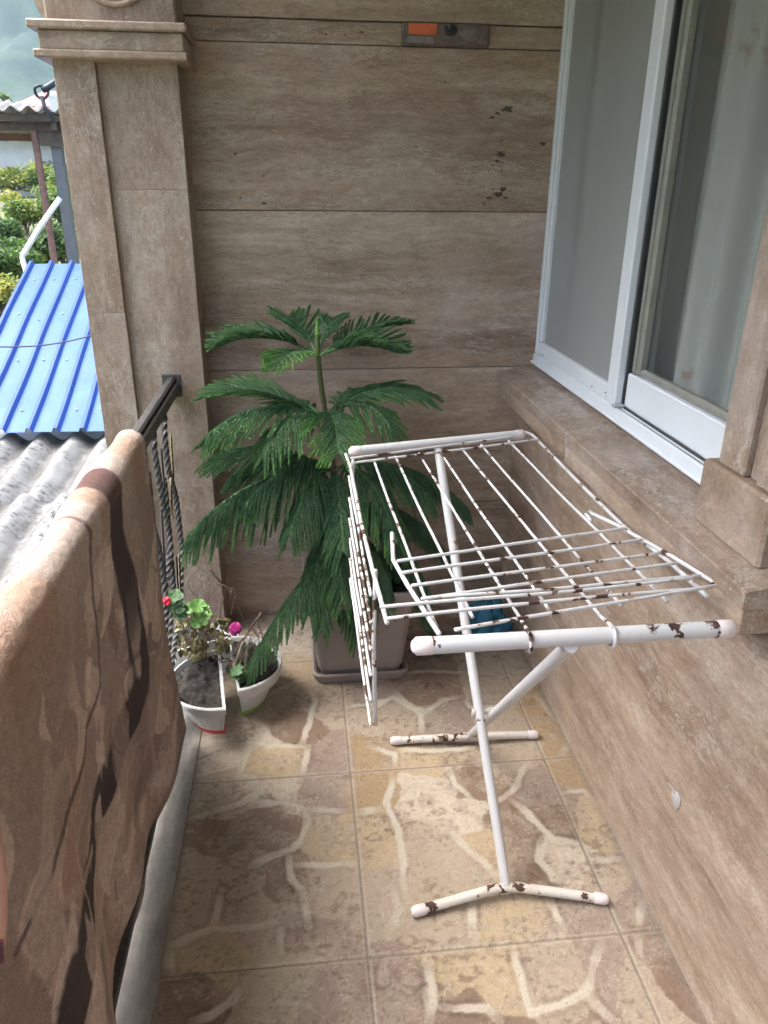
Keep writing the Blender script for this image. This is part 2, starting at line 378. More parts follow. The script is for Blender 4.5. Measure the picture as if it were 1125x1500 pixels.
def floor_mesh(x0, x1, y0, y1, step):
    nx = int((x1-x0)/step)+1; ny = int((y1-y0)/step)+1
    X, Y = np.meshgrid(np.linspace(x0, x1, nx), np.linspace(y0, y1, ny), indexing='ij')
    wx = X + .018*(fbm(X, Y, 14, 1)-.5) + .006*(fbm(X, Y, 60, 2)-.5); wy = Y + .018*(fbm(X, Y, 14, 5)-.5) + .006*(fbm(X, Y, 60, 6)-.5)
    sp = np.array([s[0][0] for s in seeds]); sc = np.array([s[1] for s in seeds])
    bx = X + .09*(fbm(X, Y, 9, 31)-.5); by = Y + .09*(fbm(X, Y, 9, 32)-.5)
    D = (bx[..., None]-sp[:, 0])**2 + (by[..., None]-sp[:, 1])**2
    i1 = D.argmin(-1); c = sc[i1]
    wgt = np.exp(-(D-D.min(-1, keepdims=True))/.00045); wgt /= wgt.sum(-1, keepdims=True)
    c = .6*c + .4*np.einsum('ijk,kl->ijl', wgt, sc)
    # cloudy stone print inside every flag
    n1 = fbm(wx, wy, 22, 11, 5); n2 = fbm(wx*1.0, wy*1.6, 55, 12, 4); n3 = fbm(X, Y, 7, 13)
    tan = np.array((.35,.288,.222))
    k = sst(.47, .66, n1)[..., None]*.55; c = c*(1-k) + tan*k
    k = (sst(.56, .68, n2)*sst(.42, .6, n3))[..., None]*.62; c = c*(1-k) + np.array((.17,.115,.085))*k
    k = (sst(.49, .50, n2)-sst(.50, .515, n2))[..., None]*.5*sst(.45,.6,n1)[..., None]; c = c*(1-k) + np.array((.55,.48,.39))*k
    n5 = fbm(wx + .03*n1, wy + .03*n2, 34, 91, 4); k = ((sst(.485,.497,n5)-sst(.503,.515,n5))*sst(.50,.62,fbm(X, Y, 8, 92, 3)))[..., None]*.65; c = c*(1-k) + np.array((.42,.365,.30))*k
    k = (sst(.6,.7,fbm(wx, wy, 120, 93, 3))*sst(.45,.6,n1))[..., None]*.45; c = c*(1-k) + np.array((.15,.105,.078))*k
    c = c*(.86 + .28*fbm(X, Y, 95, 21, 3))[..., None]
    d = np.full(X.shape, 1e9); ka = np.zeros(X.shape); wdt = .0092 + .009*(fbm(X, Y, 20, 41)-.4)
    for v in veins:
        e_ = np.minimum(np.hypot(wx-v[0][0], wy-v[0][1]), np.hypot(wx-v[-1][0], wy-v[-1][1])); dv = segdist(wx, wy, v); d = np.minimum(d, dv + .004*(1-sst(0, .03, e_))); ka = np.maximum(ka, (1-sst(wdt*.68, wdt*1.12, dv))*(.25+.75*sst(.0, .05, e_)))
    fade = .55 + .42*sst(.36, .52, fbm(X, Y, 6, 42))
    k = ka*fade; k = k[..., None]
    c = c*(1-k) + np.array((.48,.43,.35))*(.93+.14*n1[..., None])*k
    rim = ((sst(wdt*1.1, wdt*1.5, d) - sst(wdt*1.6, wdt*2.6, d))*fade*sst(.4,.6,n3))[..., None]*.4
    c = c*(1-rim*.6)
    # grout of the big square tiles
    gx = np.abs((X-GX0+T/2) % T - T/2); gy = np.abs((Y-GY0+T/2) % T - T/2); g = np.minimum(gx, gy)
    k = (1-sst(.0016, .0034, g))[..., None]; c = c*(1-k) + np.array((.22,.18,.14))*k
    k = ((sst(.0036,.0046,g)-sst(.0075,.0095,g)))[..., None]*.4; c = c*(1-k) + np.array((.46,.40,.32))*k
    # dirt swept against kerb and wall
    e = np.minimum(X-XK, XW-X); dk = (1-sst(0, .02+.03*n1, e))[..., None]*.45; c = c*(1-dk) + np.array((.17,.15,.13))*dk
    spk = (fbm(X, Y, 150, 77, 2) > .86)[..., None]*.6; c = c*(1-spk) + np.array((.08,.06,.05))*spk
    Z = -.0016*(1-sst(.001, .0045, g)) - .0004*(1-sst(.004,.010,d))
    G = np.stack([X, Y, Z], -1)
    b = MB(); b.grid(G); return b, c.reshape(-1, 3)
FM = vcol('printed_flagstone_tile', rough=.3, bump=(.12,.001), fine=.20, fsc=150)
FM.set(Roughness=FM.ramp(FM.noise(FM.obj(), 14, 5), [(.3, .24), (.7, .42)]), Specular_IOR_Level=.45)
b, c = floor_mesh(XK, .86, .78, YB+.05, .0036); tag(b.build('balcony_floor', FM.m, attrs={'tint': c}, smooth=True), kind='structure')
b, c = floor_mesh(XK, .86, -2.35, .78, .012); tag(b.build('balcony_floor', FM.m, attrs={'tint': c}, smooth=True), kind='structure')
CONC = NT('kerb_concrete'); _f = CONC.noise(CONC.obj(), 40, 8, .75); _g = CONC.noise(CONC.map(CONC.obj(), (3,.8,3)), 7, 6, .7)
CONC.set(Base_Color=CONC.mix(.55, CONC.ramp(_f, [(.3, (.155,.138,.115)), (.7, (.285,.258,.220))]), CONC.ramp(_g, [(.36,(.12,.105,.086)),(.5,(.205,.183,.155)),(.64,(.30,.272,.235))])), Roughness=.85, Specular_IOR_Level=.25); CONC.bump(_f, .4, .002)
b = MB()
for k in range(2): b.cur = k; y0 = -2.3 + k*2.6; b.box((-.445, y0, -.10), (XK+.004, min(y0+2.599, 2.57), .0035), .003)
tag(b.build('kerb_strip', CONC.m, ang=30), kind='structure')
b = MB(); b.box((-.47, -2.4, -.32), (2.2, 3.0, -.105)); tag(b.build('balcony_slab', CONC.m), kind='structure')
# ------------------------------------------------------------------ the balcony: walls
def courses(mb, axis, pos0, pos1, z0s, u0, u1, gap=.0015, vs=()):
    pass
wall = MB()
zs = [0, .47, 1.007, 1.54, 2.02, 2.084, 2.80]
offs = [0, 0, .0005, 0, .003, -.006, .002]
for k in range(len(zs)-1):
    wall.cur = k+1; wall.box((-.62, YB+offs[k], zs[k]+(.0012 if k else -.1)), (.95, YB+.08, zs[k+1]-.0012), .0015)
wall.cur = 0; wall.box((-.62, YB+.02, -.1), (.95, YB+.28, 2.80))
for k, (x0, x1, z0, z1) in enumerate(((.95, 3.3, -.1, 2.8),)):
    wall.box((x0, YB+.02, z0), (x1, YB+.28, z1))
o = wall.build('travertine_end_wall', TB); tag(o, 'travertine slab wall at the far end of the balcony, behind the pine', 'wall')
# pits where the stone is open
pit = MB()
# right wall under the window
rw = MB()
for k, (y0, y1, z0, z1) in enumerate(((-.02, YB, 0, .30), (-2.35, -.02, 0, .30), (-.5, YB, .30, .90), (-2.35, -.5, .30, .90))):
    rw.cur = k+3; rw.box((XW + .0006*(k % 3), y0+.0005, z0+.0005 - (.1 if z0 == 0 else 0)), (XW+.07, y1-.0005, z1-.0005), .001)
rw.cur = 20; rw.box((XW+.01, -2.35, -.1), (1.0, YB, .90))
rw.box((XW, -2.35, .901), (1.0, 1.02, 2.80)); rw.box((.86, -2.35, 2.45), (1.0, YB, 2.80)); rw.box((1.0, -2.35, -.1), (1.05, .9, 2.8))
tag(rw.build('window_wall', TR), 'pale brown travertine wall under the window, along the right side', 'wall')
# sill course: sloping slab and apron
ZS0, ZS1 = .992, 1.018
xs0 = .722
s_ = MB(); s_.cur = 2.3
prof = [(xs0, ZS0-.034), (xs0, ZS0-.003), (xs0+.004, ZS0), (.93, ZS1+.004), (.93, ZS0-.034)]
for k, (y0, y1) in enumerate(((1.03, 1.95), (1.952, YB-.002))):
    s_.cur = k+1.7; s_.prism(prof, 1, y0, y1)
sill = s_.build('window_sill', TS); tag(sill, 'polished travertine window sill jutting out above the drying rack', 'window sill')
s_ = MB()
for k, (y0, y1) in enumerate(((1.036, 1.95), (1.952, YB-.002))):
    s_.cur = k+5.2; s_.box((xs0+.006, y0, .905), (.82, y1, ZS0-.0345), .002)
s_.build('apron', TR, sill)
# pilaster on the sill
p = MB()
p.cur = 1; p.box((.775, 1.092, ZS0+.006), (.99, 1.322, 1.128), .006)
base = p.build('window_pilaster', TN, smooth=False); tag(base, 'square travertine pilaster standing on the sill beside the window', 'pilaster')
p = MB(); p.cur = 2; p.box((.788, 1.205, 1.1285), (.985, 1.292, 2.449), .004); p.build('shaft', TP, base)
p = MB(); p.cur = 3; p.box((.802, 1.165, 1.1285), (.98, 1.2045, 2.449), .002); p.build('recess', TP, base)
p = MB(); p.cur = 4; p.box((.788, 1.10, 1.1285), (.985, 1.1645, 2.449), .004); p.build('shaft', TP, base)
# ceiling & end wall behind the photographer
CEIL = plain('ceiling_paint', (.62,.60,.57), .8, .05, 4)
b = MB(); b.box((-.78, -2.5, 2.801), (3.2, 3.2, 2.98)); tag(b.build('ceiling', CEIL), kind='structure')
# ------------------------------------------------------------------ corner pillar
pl = MB(); YP = 2.58
for k, (z0, z1) in enumerate(((-.4, .62), (.6203, 1.60), (1.6003, 1.945))):
    pl.cur = k+1.3; pl.box((-.60, YP, z0), (-.328, YB+.27, z1), .0012)
for k, (z0, z1) in enumerate(((-.4, 1.235), (1.2353, 1.945))):
    pl.cur = k+4.1; pl.box((-.672, YP-.026, z0), (-.556, YB+.272, z1), .0012)
pil = pl.build('corner_pillar', TP); tag(pil, 'square travertine corner pillar with a moulded capital at the balcony edge', 'pillar')
c = MB(); c.cur = 7
c.box((-.706, 2.50, 1.936), (-.288, YB+.31, 1.957), .004)
c.box((-.690, 2.515, 1.9575), (-.297, YB+.30, 2.005), .003)
c.box((-.712, 2.495, 2.0055), (-.285, YB+.31, 2.027), .004)
cap = c.build('capital', TN, pil)
c = MB(); ctr = at(175, 62, 1, 2.513); hw, hh = .043, .017    # carved rhombus
for rr in (1.0, .6):
    q = [(ctr[0]-hw*rr, ctr[2]), (ctr[0], ctr[2]-hh*rr), (ctr[0]+hw*rr, ctr[2]), (ctr[0], ctr[2]+hh*rr)]
    for a_, b_ in zip(q, q[1:]+q[:1]): c.tube([(a_[0], 2.5145, a_[1]), (b_[0], 2.5145, b_[1])], .0016, 6)
c.build('carved_diamond', TN, cap)
c = MB(); c.cur = 9; c.box((-.672, 2.545, 2.0275), (-.315, YB+.28, 2.80), .006)
c.build('upper_block', TP, pil)
c = MB(); ctr = at(160, -62, 1, 2.53)
ring = [(ctr[0]+.105*math.cos(t), 2.541, ctr[2]+.105*math.sin(t)) for t in np.linspace(0, 2*math.pi, 41)]
c.tube(ring, .008, 8); c.loops([[(ctr[0]+r*math.cos(t), y, ctr[2]+r*math.sin(t)) for t in np.linspace(0, 2*math.pi, 40, endpoint=False)] for r, y in ((.1, 2.56), (.1, 2.540), (.09, 2.536))], False, True)
c.build('medallion', TN, pil)
c = MB(); c.loops([[(-.672-.03*math.sin(t), 2.56+dy, 2.028+.14*k/6) for dy in (0, .3)] + [(-.66, 2.86, 2.028+.14*k/6), (-.66, 2.56, 2.028+.14*k/6)] for k, t in enumerate(np.linspace(.1, 3.0, 7))], True, True)
c.build('scroll', TN, pil)
# ------------------------------------------------------------------ lamp set in the narrow course
lp = empty('wall_lamp', (0.49, YB, 2.05), 'long narrow smoky wall lamp with an orange ribbed lens, set in the end wall', 'wall lamp')
l0 = at(589, 34, 1, YB-.012); l1 = at(716, 69, 1, YB-.012)
x0, x1, z0, z1 = l0[0], l1[0], 2.020, 2.085
SMOKE = NT('smoked_plastic'); SMOKE.set(Base_Color=SMOKE.ramp(SMOKE.noise(SMOKE.obj(), 40, 4, .6), [(.35, (.105,.080,.066)), (.7, (.19,.15,.125))]), Roughness=.3); SMOKE = SMOKE.m
b = MB(); b.box((x0, YB-.018, z0), (x1, YB+.03, z1), .006); b.build('housing', SMOKE, lp)
b = MB()
for k in range(9): zz = z0+.032 + k*.0032; b.tube([(x0+.02, YB-.020, zz), (x0+.107, YB-.020, zz)], .0024, 8)
b.build('lens', plain('orange_lens', (.62,.15,.055), .35, .12), lp)
b = MB(); b.box((x0+.016, YB-.0195, z0+.006), (x0+.10, YB-.016, z0+.026), .002); b.build('reflector', plain('dull_metal', (.22,.20,.19), .35, .2, 60, .5), lp)
b = MB()
cx_, cz_ = x0+.152, z0+.044
b.loops([[(cx_+.5*(u)+r*math.cos(t), y, cz_+r*.8*math.sin(t)) for t in np.linspace(0, 2*math.pi, 18, endpoint=False)] for r, y, u in ((.021, YB-.016, 0), (.021, YB-.024, 0), (.013, YB-.026, 0), (.011, YB-.019, 0))], True, True)
b.build('socket', GASK, lp)
b = MB(); b.tube([(x0+.14, YB-.022, z0+.05), (x0+.143, YB-.026, z0+.058), (x0+.148, YB-.026, z0+.052), (x0+.143, YB-.025, z0+.045)], .002, 6); b.build('socket_wire', plain('verdigris', (.20,.27,.22), .5), lp)
b = MB(); b.loops([[(x0+.215+r*1.7*math.cos(t), y, z0+.034+r*math.sin(t)) for t in np.linspace(0, 2*math.pi, 20, endpoint=False)] for r, y in ((.02, YB-.017), (.018, YB-.021), (.010, YB-.023))], True, True)
b.build('bulb_cover', plain('grey_cover', (.16,.14,.125), .35, .2, 40), lp)
# ------------------------------------------------------------------ window
wn = empty('sliding_window', (.86, 2.0, 1.02), 'white framed sliding window with a grey insect screen and a clear pane', 'window')
XF = .855; ZT = 2.44
b = MB()
b.box((XF, 1.30, 1.022), (XF+.10, YB-.001, 1.058), .003); b.box((XF+.004, YB-.024, 1.0585), (XF+.10, YB-.001, ZT), .003); b.box((XF, 1.30, ZT), (XF+.1, YB-.001, ZT+.03), .003)
b.box((XF-.010, 1.30, 1.0225), (XF-.0005, YB-.002, 1.032), .003)
b.build('frame', PVC, wn)
b = MB()                                   # screen sash, far
b.box((XF+.008, 2.001, 1.0585), (XF+.036, 2.695, 1.103), .003); b.box((XF+.006, 2.000, 1.06), (XF+.032, 2.030, ZT-.001), .004); b.box((XF+.001, 1.958, 1.0585), (XF+.026, 1.9995, ZT-.001), .004)
b.box((XF+.008, 2.668, 1.1035), (XF+.034, 2.695, ZT-.001), .004)
sc = b.build('screen_sash', PVC, wn)
SCR = NT('insect_screen'); SCR.m.blend_method = 'HASHED' if hasattr(SCR.m, 'blend_method') else None
tr = SCR.n('ShaderNodeBsdfTransparent'); mx = SCR.n('ShaderNodeMixShader'); mx.inputs[0].default_value = .58
SCR.set(Base_Color=(.42,.42,.41), Roughness=.5); SCR.l(tr.outputs[0], mx.inputs[1]); SCR.l(SCR.b.outputs[0], mx.inputs[2]); SCR.l(mx.outputs[0], SCR.out.inputs[0])
b = MB(); b.grid([[(XF+.022, 2.03, 1.1035), (XF+.022, 2.667, 1.1035)], [(XF+.022, 2.03, ZT), (XF+.022, 2.667, ZT)]]); b.build('insect_screen', SCR.m, sc)
GL = NT('pane_glass'); GL.t.nodes.remove(GL.b); g1 = GL.n('ShaderNodeBsdfGlossy'); g1.inputs['Roughness'].default_value = .02; g1.inputs['Color'].default_value = (.9,.93,.94,1)
t1 = GL.n('ShaderNodeBsdfTransparent'); t1.inputs['Color'].default_value = (.84,.865,.85,1); mx = GL.n('ShaderNodeMixShader'); fr = GL.n('ShaderNodeLayerWeight'); fr.inputs['Blend'].default_value = .5
GL.l(GL.math('ADD', GL.math('MULTIPLY', GL.math('POWER', fr.outputs['Facing'], 4.5), .85), .045), mx.inputs[0]); GL.l(t1.outputs[0], mx.inputs[1]); GL.l(g1.outputs[0], mx.inputs[2]); GL.l(mx.outputs[0], GL.out.inputs[0])
b = MB(); b.box((XF+.030, 1.30, 1.0585), (XF+.062, 1.957, 1.152), .004); b.box((XF+.030, 1.30, ZT-.06), (XF+.062, 1.957, ZT-.001), .004)
for yy in (1.965,): pass
sa = b.build('glass_sash', PVC, wn)
b = MB(); b.box((XF+.027, 1.9515, 1.060), (XF+.06, 1.9575, ZT-.002)); b.box((XF+.021, 1.30, 1.0583), (XF+.0285, 1.955, 1.0612)); b.box((XF+.008, 1.30, 1.0583), (XF+.010, 1.955, 1.0592)); b.build('gasket', GASK, sa)
b = MB(); b.box((XF+.036, 1.908, 1.1525), (XF+.064, 1.951, ZT-.06), .006); b.box((XF+.033, 1.921, 1.1525), (XF+.0358, 1.925, ZT-.06)); b.box((XF+.040, 1.30, 1.1525), (XF+.064, 1.9075, 1.172), .006); b.build('glazing_bead', OLIVE, sa)
b = MB(); b.grid([[(XF+.052, 1.30, 1.16), (XF+.052, 1.896, 1.16)], [(XF+.052, 1.30, ZT-.05), (XF+.052, 1.896, ZT-.05)]]); b.build('pane', GL.m, sa)
b = MB(); b.grid([[(XF+.075, 1.95, 1.06), (XF+.075, 2.695, 1.06)], [(XF+.075, 1.95, ZT), (XF+.075, 2.695, ZT)]]); b.build('pane', GL.m, wn)
b = MB()
for (u, v) in ((832, 555), (867, 566), (887, 575), (888, 580), (905, 604), (924, 615), (795, 520)):
    q = at(u, v, 0, XF+.007); b.tube([(q[0]-.001, q[1], q[2]), (q[0]+.002, q[1], q[2])], .0022, 8)
b.build('screw', GASK, wn)
b = MB(); q = at(900, 594, 0, XF); b.box((XF-.004, q[1]-.012, 1.058), (XF+.0265, q[1]+.012, 1.067), .002); b.build('stop_block', plain('grey_block', (.35,.36,.37), .4), wn)
# sheer curtain behind the glass
CUR = NT('sheer_curtain'); tl = CUR.n('ShaderNodeBsdfTranslucent'); tl.inputs['Color'].default_value = (.5,.5,.48,1)
vr = CUR.n('ShaderNodeTexVoronoi'); vr.inputs['Scale'].default_value = 5.0; CUR.l(CUR.map(CUR.obj(), (1, 1.6, .9), loc=(0,.37,.1)), vr.inputs['Vector'])
fl = CUR.math('MULTIPLY', CUR.ramp(CUR.math('ADD', vr.outputs['Distance'], CUR.math('MULTIPLY', CUR.noise(CUR.obj(), 38, 4), .45)), [(.36, 1.), (.44, 0.)]), CUR.ramp(CUR.noise(CUR.map(CUR.obj(), (1,1,1), loc=(2,1,0)), 4, 2), [(.44, 0), (.52, .75)]))
CUR.set(Base_Color=CUR.mix(fl, (.50,.50,.48), (.40,.25,.185)), Roughness=.9)
mx = CUR.n('ShaderNodeMixShader'); mx.inputs[0].default_value = .15; CUR.l(CUR.b.outputs[0], mx.inputs[1]); CUR.l(tl.outputs[0], mx.inputs[2]); CUR.l(mx.outputs[0], CUR.out.inputs[0])
ys = np.linspace(1.1, 2.7, 260); zz = np.array([.95, 1.3, 1.8, 2.6])
G = np.array([[(.985 + .028*math.sin(y*31+math.sin(y*9)*1.6) + .015*math.sin(y*71+z), y + .02*math.sin(y*17), z) for y in ys] for z in zz])
b = MB(); b.grid(G); tag(b.build('curtain', CUR.m, smooth=True), 'sheer grey curtain with faint orange flowers hanging behind the window glass', 'curtain')
ROOM = plain('room_paint', (.35,.33,.30), .8)
b = MB(); b.box((1.051, -.2, 0), (3.0, YB, .02)); b.box((3.0, -.2, 0), (3.1, YB, 2.8)); b.box((1.051, -.3, 0), (3.1, -.2, 2.8)); tag(b.build('room_shell', ROOM), kind='structure')
# ------------------------------------------------------------------ railing
ra = empty('balcony_railing', (-.437, 1.5, 0), 'wrought iron balcony railing with twisted bars and spear leaves', 'railing')
XR = -.437
b = MB(); b.box((XR-.024, -2.3, .975), (XR+.024, YP+.004, 1.006), .004); b.box((XR-.013, -2.3, 1.0065), (XR+.015, YP+.004, 1.022), .006); b.box((XR-.016, -2.3, .957), (XR+.016, YP+.002, .9745), .002)
b.build('handrail', IRON, ra)
b = MB(); b.box((XR-.03, YP-.004, .952), (XR+.032, YP+.003, 1.03), .002); b.build('wall_plate', IRON, ra)
b = MB(); b.box((XR-.015, -2.3, .055), (XR+.015, YP+.002, .075), .002); b.build('bottom_rail', IRON, ra)
def twisted(pts, r=.0098, turns=58):
    P = np.array(pts, float); s = np.concatenate([[0], np.cumsum(np.linalg.norm(np.diff(P, axis=0), axis=1))]); L = s[-1]; n = int(L/.006)
    t = np.linspace(0, L, n); k = np.arange(len(P))
    def sm(col):
        a = np.interp(t, s, P[:, col])
        for _ in range(6): a[1:-1] = (a[:-2] + 2*a[1:-1] + a[2:])/4
        return a
    Q = np.stack([sm(0), sm(1), sm(2)], 1); mb = MB(); V = []
    for i in range(n):
        d = Q[min(i+1, n-1)]-Q[max(i-1, 0)]; d /= np.linalg.norm(d)
        a = np.cross(d, (1, 0, 0)); a /= np.linalg.norm(a); c = np.cross(d, a); ph = t[i]*turns
        V.append([Q[i] + (a*math.cos(ph+q*math.pi/2) + c*math.sin(ph+q*math.pi/2))*r for q in range(4)])
    mb.loops(V, True, True); return mb
def rp(*l, dx=0.0): return [tuple(at(u, v, 0, XR+dx)) for u, v in l]
bars = [rp((241,590),(241,640),(247,690),(258,730),(266,800),(265,860),(262,905),(252,970),(250,1005)),
        rp((224,612),(226,660),(236,720),(248,780),(251,830),(254,860),(250,900),(246,960),(245,1000)),
        rp((210,640),(212,700),(217,750),(232,800),(240,850),(243,900),(240,960), dx=.006),
        rp((240,700),(246,760),(248,810),(244,850),(238,890),(236,960),(240,1000), dx=-.006)]
for q in bars: twisted(q).build('twisted_bar', IRON, ra)
for (u0, v0, u1, v1, wd) in ((250,636,254,702,.010), (236,657,241,722,.009), (219,690,226,765,.010), (262,812,266,905,.014), (258,815,262,890,.012), (234,893,238,950,.012), (250,700,252,760,.009), (236,745,243,860,.012)):
    a = at(u0, v0, 0, XR+.008); c = at(u1, v1, 0, XR+.008); mb = MB(); V = []
    for k, t in enumerate(np.linspace(0, 1, 9)):
        p_ = a*(1-t) + c*t; w_ = wd*math.sin(math.pi*min(1, .08+t*.92))**.8*(.9) + .001
        V.append([p_ + np.array((.004, 0, 0)), p_ + np.array((0, w_*.75, 0)), p_ + np.array((-.004, 0, 0)), p_ + np.array((0, -w_*.75, 0))])
    mb.loops(V, True, True); mb.build('spear_leaf', GILT if v0 > 600 and (u0 in (262, 234, 219, 250)) else IRON, ra)
# ------------------------------------------------------------------ blanket over the rail
YF = 1.895
def bl_pt(Y, t):
    "t: metres along the cloth; 0 at the top of the fold, >0 down the balcony side, <0 down the street side"
    r = .040; ct = (XR-.002, 1.006); h = r*math.pi/2
    lump = .007*math.sin(Y*9.1) + .004*math.sin(Y*23+1)
    sag = .012*math.sin(Y*2.1+.6)
    if abs(t) < h:
        a = t/r; x = ct[0] + (r+lump*.5)*math.sin(a); z = ct[1] + (r+lump*.6)*math.cos(a)
    else:
        s = abs(t)-h; sg = 1 if t > 0 else -1; amp = min(1, s/.55)
        x = ct[0] + sg*(r+lump*.5) + amp*(.008*math.sin(Y*7.3+1.1+s) + .006*math.sin(Y*17-2*s)) - .012*sg*min(1, s/.12)*math.exp(-s/.25)
        if sg > 0: x += .014*amp*math.sin(s*3.3+Y*1.5) + .03*amp*math.exp(-((Y-YF)/.25)**2) - .018*amp
        if sg > 0: x += .05*min(1, s/.9)*float(sst(1.25, .85, Y)) + .008*amp*math.sin(Y*11+3*s)*math.sin(s*4+1)
        z = ct[1] - s
    return x, z
ny, nt_ = 560, 330
y_ = np.linspace(-1.1, YF, ny); t_ = np.concatenate([np.linspace(-1.0, -.10, 40), np.linspace(-.098, 1.02, nt_-40)])
G = np.zeros((ny, nt_, 3))
for i, Y in enumerate(y_):
    hem = 1 + .012*math.sin(Y*6+.4) + .006*math.sin(Y*15)
    for j, t in enumerate(t_):
        tt = t*hem if t > .5 else t
        x, z = bl_pt(Y, tt); G[i, j] = (x, Y + .012*math.sin(t*5+Y)*(t > .1)*(Y > YF-.3)*((Y-YF+.3)/.3)*2 + (.035*sst(.3, 1, t) if Y > YF-.25 else 0)*max(0, (Y-YF+.25)/.25), max(z, .022))
_pile = (fbm(np.repeat(y_[:, None], nt_, 1), np.repeat(t_[None], ny, 0), 85, 97, 2)-.5); G[..., 0] += .0018*_pile; G[..., 2] += .0024*_pile*(np.abs(t_)[None] < .12)
YY = np.repeat(y_[:, None], nt_, 1); TT = np.repeat(t_[None], ny, 0)
def bl(*l, sx=1.0, ox=0, oy=0):
    o_ = []
    for a, c_ in l:
        q = at(ox+a/sx, oy+c_/sx, 0, -.405); o_.append((q[1], 1.006 + .0628 - q[2]))
    return o_
wy_ = YY + .055*(fbm(YY, TT, 5, 51)-.5) + .012*(fbm(YY, TT, 25, 52)-.5); wt_ = TT + .05*(fbm(YY, TT, 7, 53)-.5)
base1, base2, base3 = np.array((.275,.200,.160)), np.array((.20,.135,.10)), np.array((.370,.290,.230))
# flowing painterly leaves: noise stretched along a slanted flow
fx_ = (wy_*0.95 + wt_*.38); fy_ = (wt_*.95 - wy_*.35)
n1 = fbm(fx_*1.0, fy_*.32, 9, 61, 4); n2 = fbm(fx_, fy_*.28, 21, 62, 3); n3 = fbm(wy_, wt_, 3.2, 63, 3)
C_ = base1*np.ones((ny, nt_, 1))
k = sst(.46, .64, fbm(YY, TT, 5, 64, 3))[..., None]*.5; C_ = C_*(1-k) + base2*k
rl = np.random.RandomState(21)
LC = [(.44,.34,.265), (.52,.42,.335), (.26,.175,.125), (.34,.215,.145), (.19,.12,.088), (.56,.46,.375), (.40,.30,.235), (.50,.40,.32)]
for q in range(210):
    y0 = rl.uniform(-1.1, YF); t0 = .14 + .9*rl.rand()**.8; L_ = rl.uniform(.05, .15)*(.6+.7*t0); W_ = L_*rl.uniform(.38, .85); th = R_(rl.normal(22, 30)); col = np.array(LC[rl.randint(len(LC))])
    i0, i1 = np.searchsorted(y_, (y0-L_-.06, y0+L_+.06)); sl2 = slice(i0, i1); j0, j1 = np.searchsorted(t_, (t0-L_-.06, t0+L_+.06)); sl3 = slice(j0, j1)
    if i1 <= i0 or j1 <= j0: continue
    dy = wy_[sl2, sl3]-y0; dt = wt_[sl2, sl3]-t0; a_ = dt*math.cos(th) - dy*math.sin(th); c_ = dt*math.sin(th) + dy*math.cos(th) + .30*(a_**2)/L_*rl.choice((-1, 1)) + .5*W_*math.copysign(1, rl.randn())*np.sin(a_/L_*3.2 + rl.rand()*6)
    f_ = np.clip(1-(a_/L_)**2, 0, 1); e_ = np.abs(c_)/(W_*f_**1.2+1e-6); m_ = (1-sst(.80, 1.04, e_))*(f_ > 0)
    mid_ = (1-sst(.0, .10, np.abs(c_)/W_))*m_*.35; rim_ = (sst(.62, .86, e_)*m_)*.9
    al = (.55+.40*rl.rand()); k = (m_*al*(.75+.5*(e_ < .5)*.3))[..., None]; k = np.clip(k, 0, 1); C_[sl2, sl3] = C_[sl2, sl3]*(1-k) + col*k
    k = (rim_*al)[..., None]; C_[sl2, sl3] = C_[sl2, sl3]*(1-k) + (col*.35 + np.array((.50,.40,.32))*.65)*k; k = mid_[..., None]; C_[sl2, sl3] = C_[sl2, sl3]*(1-k) + col*.7*k
top = sst(.22, .02, TT)[..., None]*.55        # plain tan ground by the fold, cross bands of the weave
band_ = fbm(YY*1.0, TT*.12, 7.5, 71, 3)[..., None]
C_ = C_*(1-top) + (np.array((.42,.34,.27))*(1-sst(.42,.6,band_)) + np.array((.36,.20,.10))*sst(.42,.6,band_))*top
DK = np.array((.036,.019,.020))
main = bl((160,700),(172,790),(190,860),(203,940),(211,1010),(210,1050),(194,1085),(180,1140),(163,1175),(155,1200),(157,1233),(147,1275),(135,1310),(112,1335),(100,1383),(88,1440),(80,1500),(70,1600))
wd = np.interp(TT, [0, .2, .42, .55, .62, .68, .75, .85, 1.0], [.095, .092, .084, .115, .105, .058, .15, .12, .12])
d1 = segdist(YY + .45*(wy_-YY), TT + .45*(wt_-TT), main); k = (1-sst(wd*.52, wd*.70, d1)); hole = sst(.57, .64, fbm(wy_*1.2, wt_*.5, 16, 81, 2))*sst(.25, .5, TT)
k = (k*(1-hole*.7))[..., None]; C_ = C_*(1-k) + DK*k
mp = 1.565; kt = ((1-sst(.045, .06, np.abs(wy_-bl((160,700))[0][0]))) * (1-sst(.06, .09, TT)))[..., None]; C_ = C_*(1-kt) + np.array((.095,.036,.026))*kt
thin = bl((127,770),(140,870),(150,940),(156,1001),(148,1025),(129,1060),(125,1110),(103,1160),(80,1200),(63,1240),(40,1305),(20,1363),(5,1400))
k = (1-sst(.0045, .0085, segdist(wy_*.5+YY*.5, wt_*.5+TT*.5, thin)))[..., None]*.8; C_ = C_*(1-k) + np.array((.060,.032,.030))*k
k = (1-sst(.004, .007, np.abs(YY-thin[0][0]-.005*np.sin(TT*30))))*(TT < .075); k = k[..., None]*.7; C_ = C_*(1-k) + np.array((.10,.055,.04))*k
for yy in (.30, -.25, -.8):       # the motif goes on towards the near end
    m2 = [(a-(1.565-yy), c_) for a, c_ in main]; d1 = segdist(wy_, wt_, m2); k = ((1-sst(wd*.55, wd*.72, d1))*(1-hole*.85))[..., None]; C_ = C_*(1-k) + DK*k
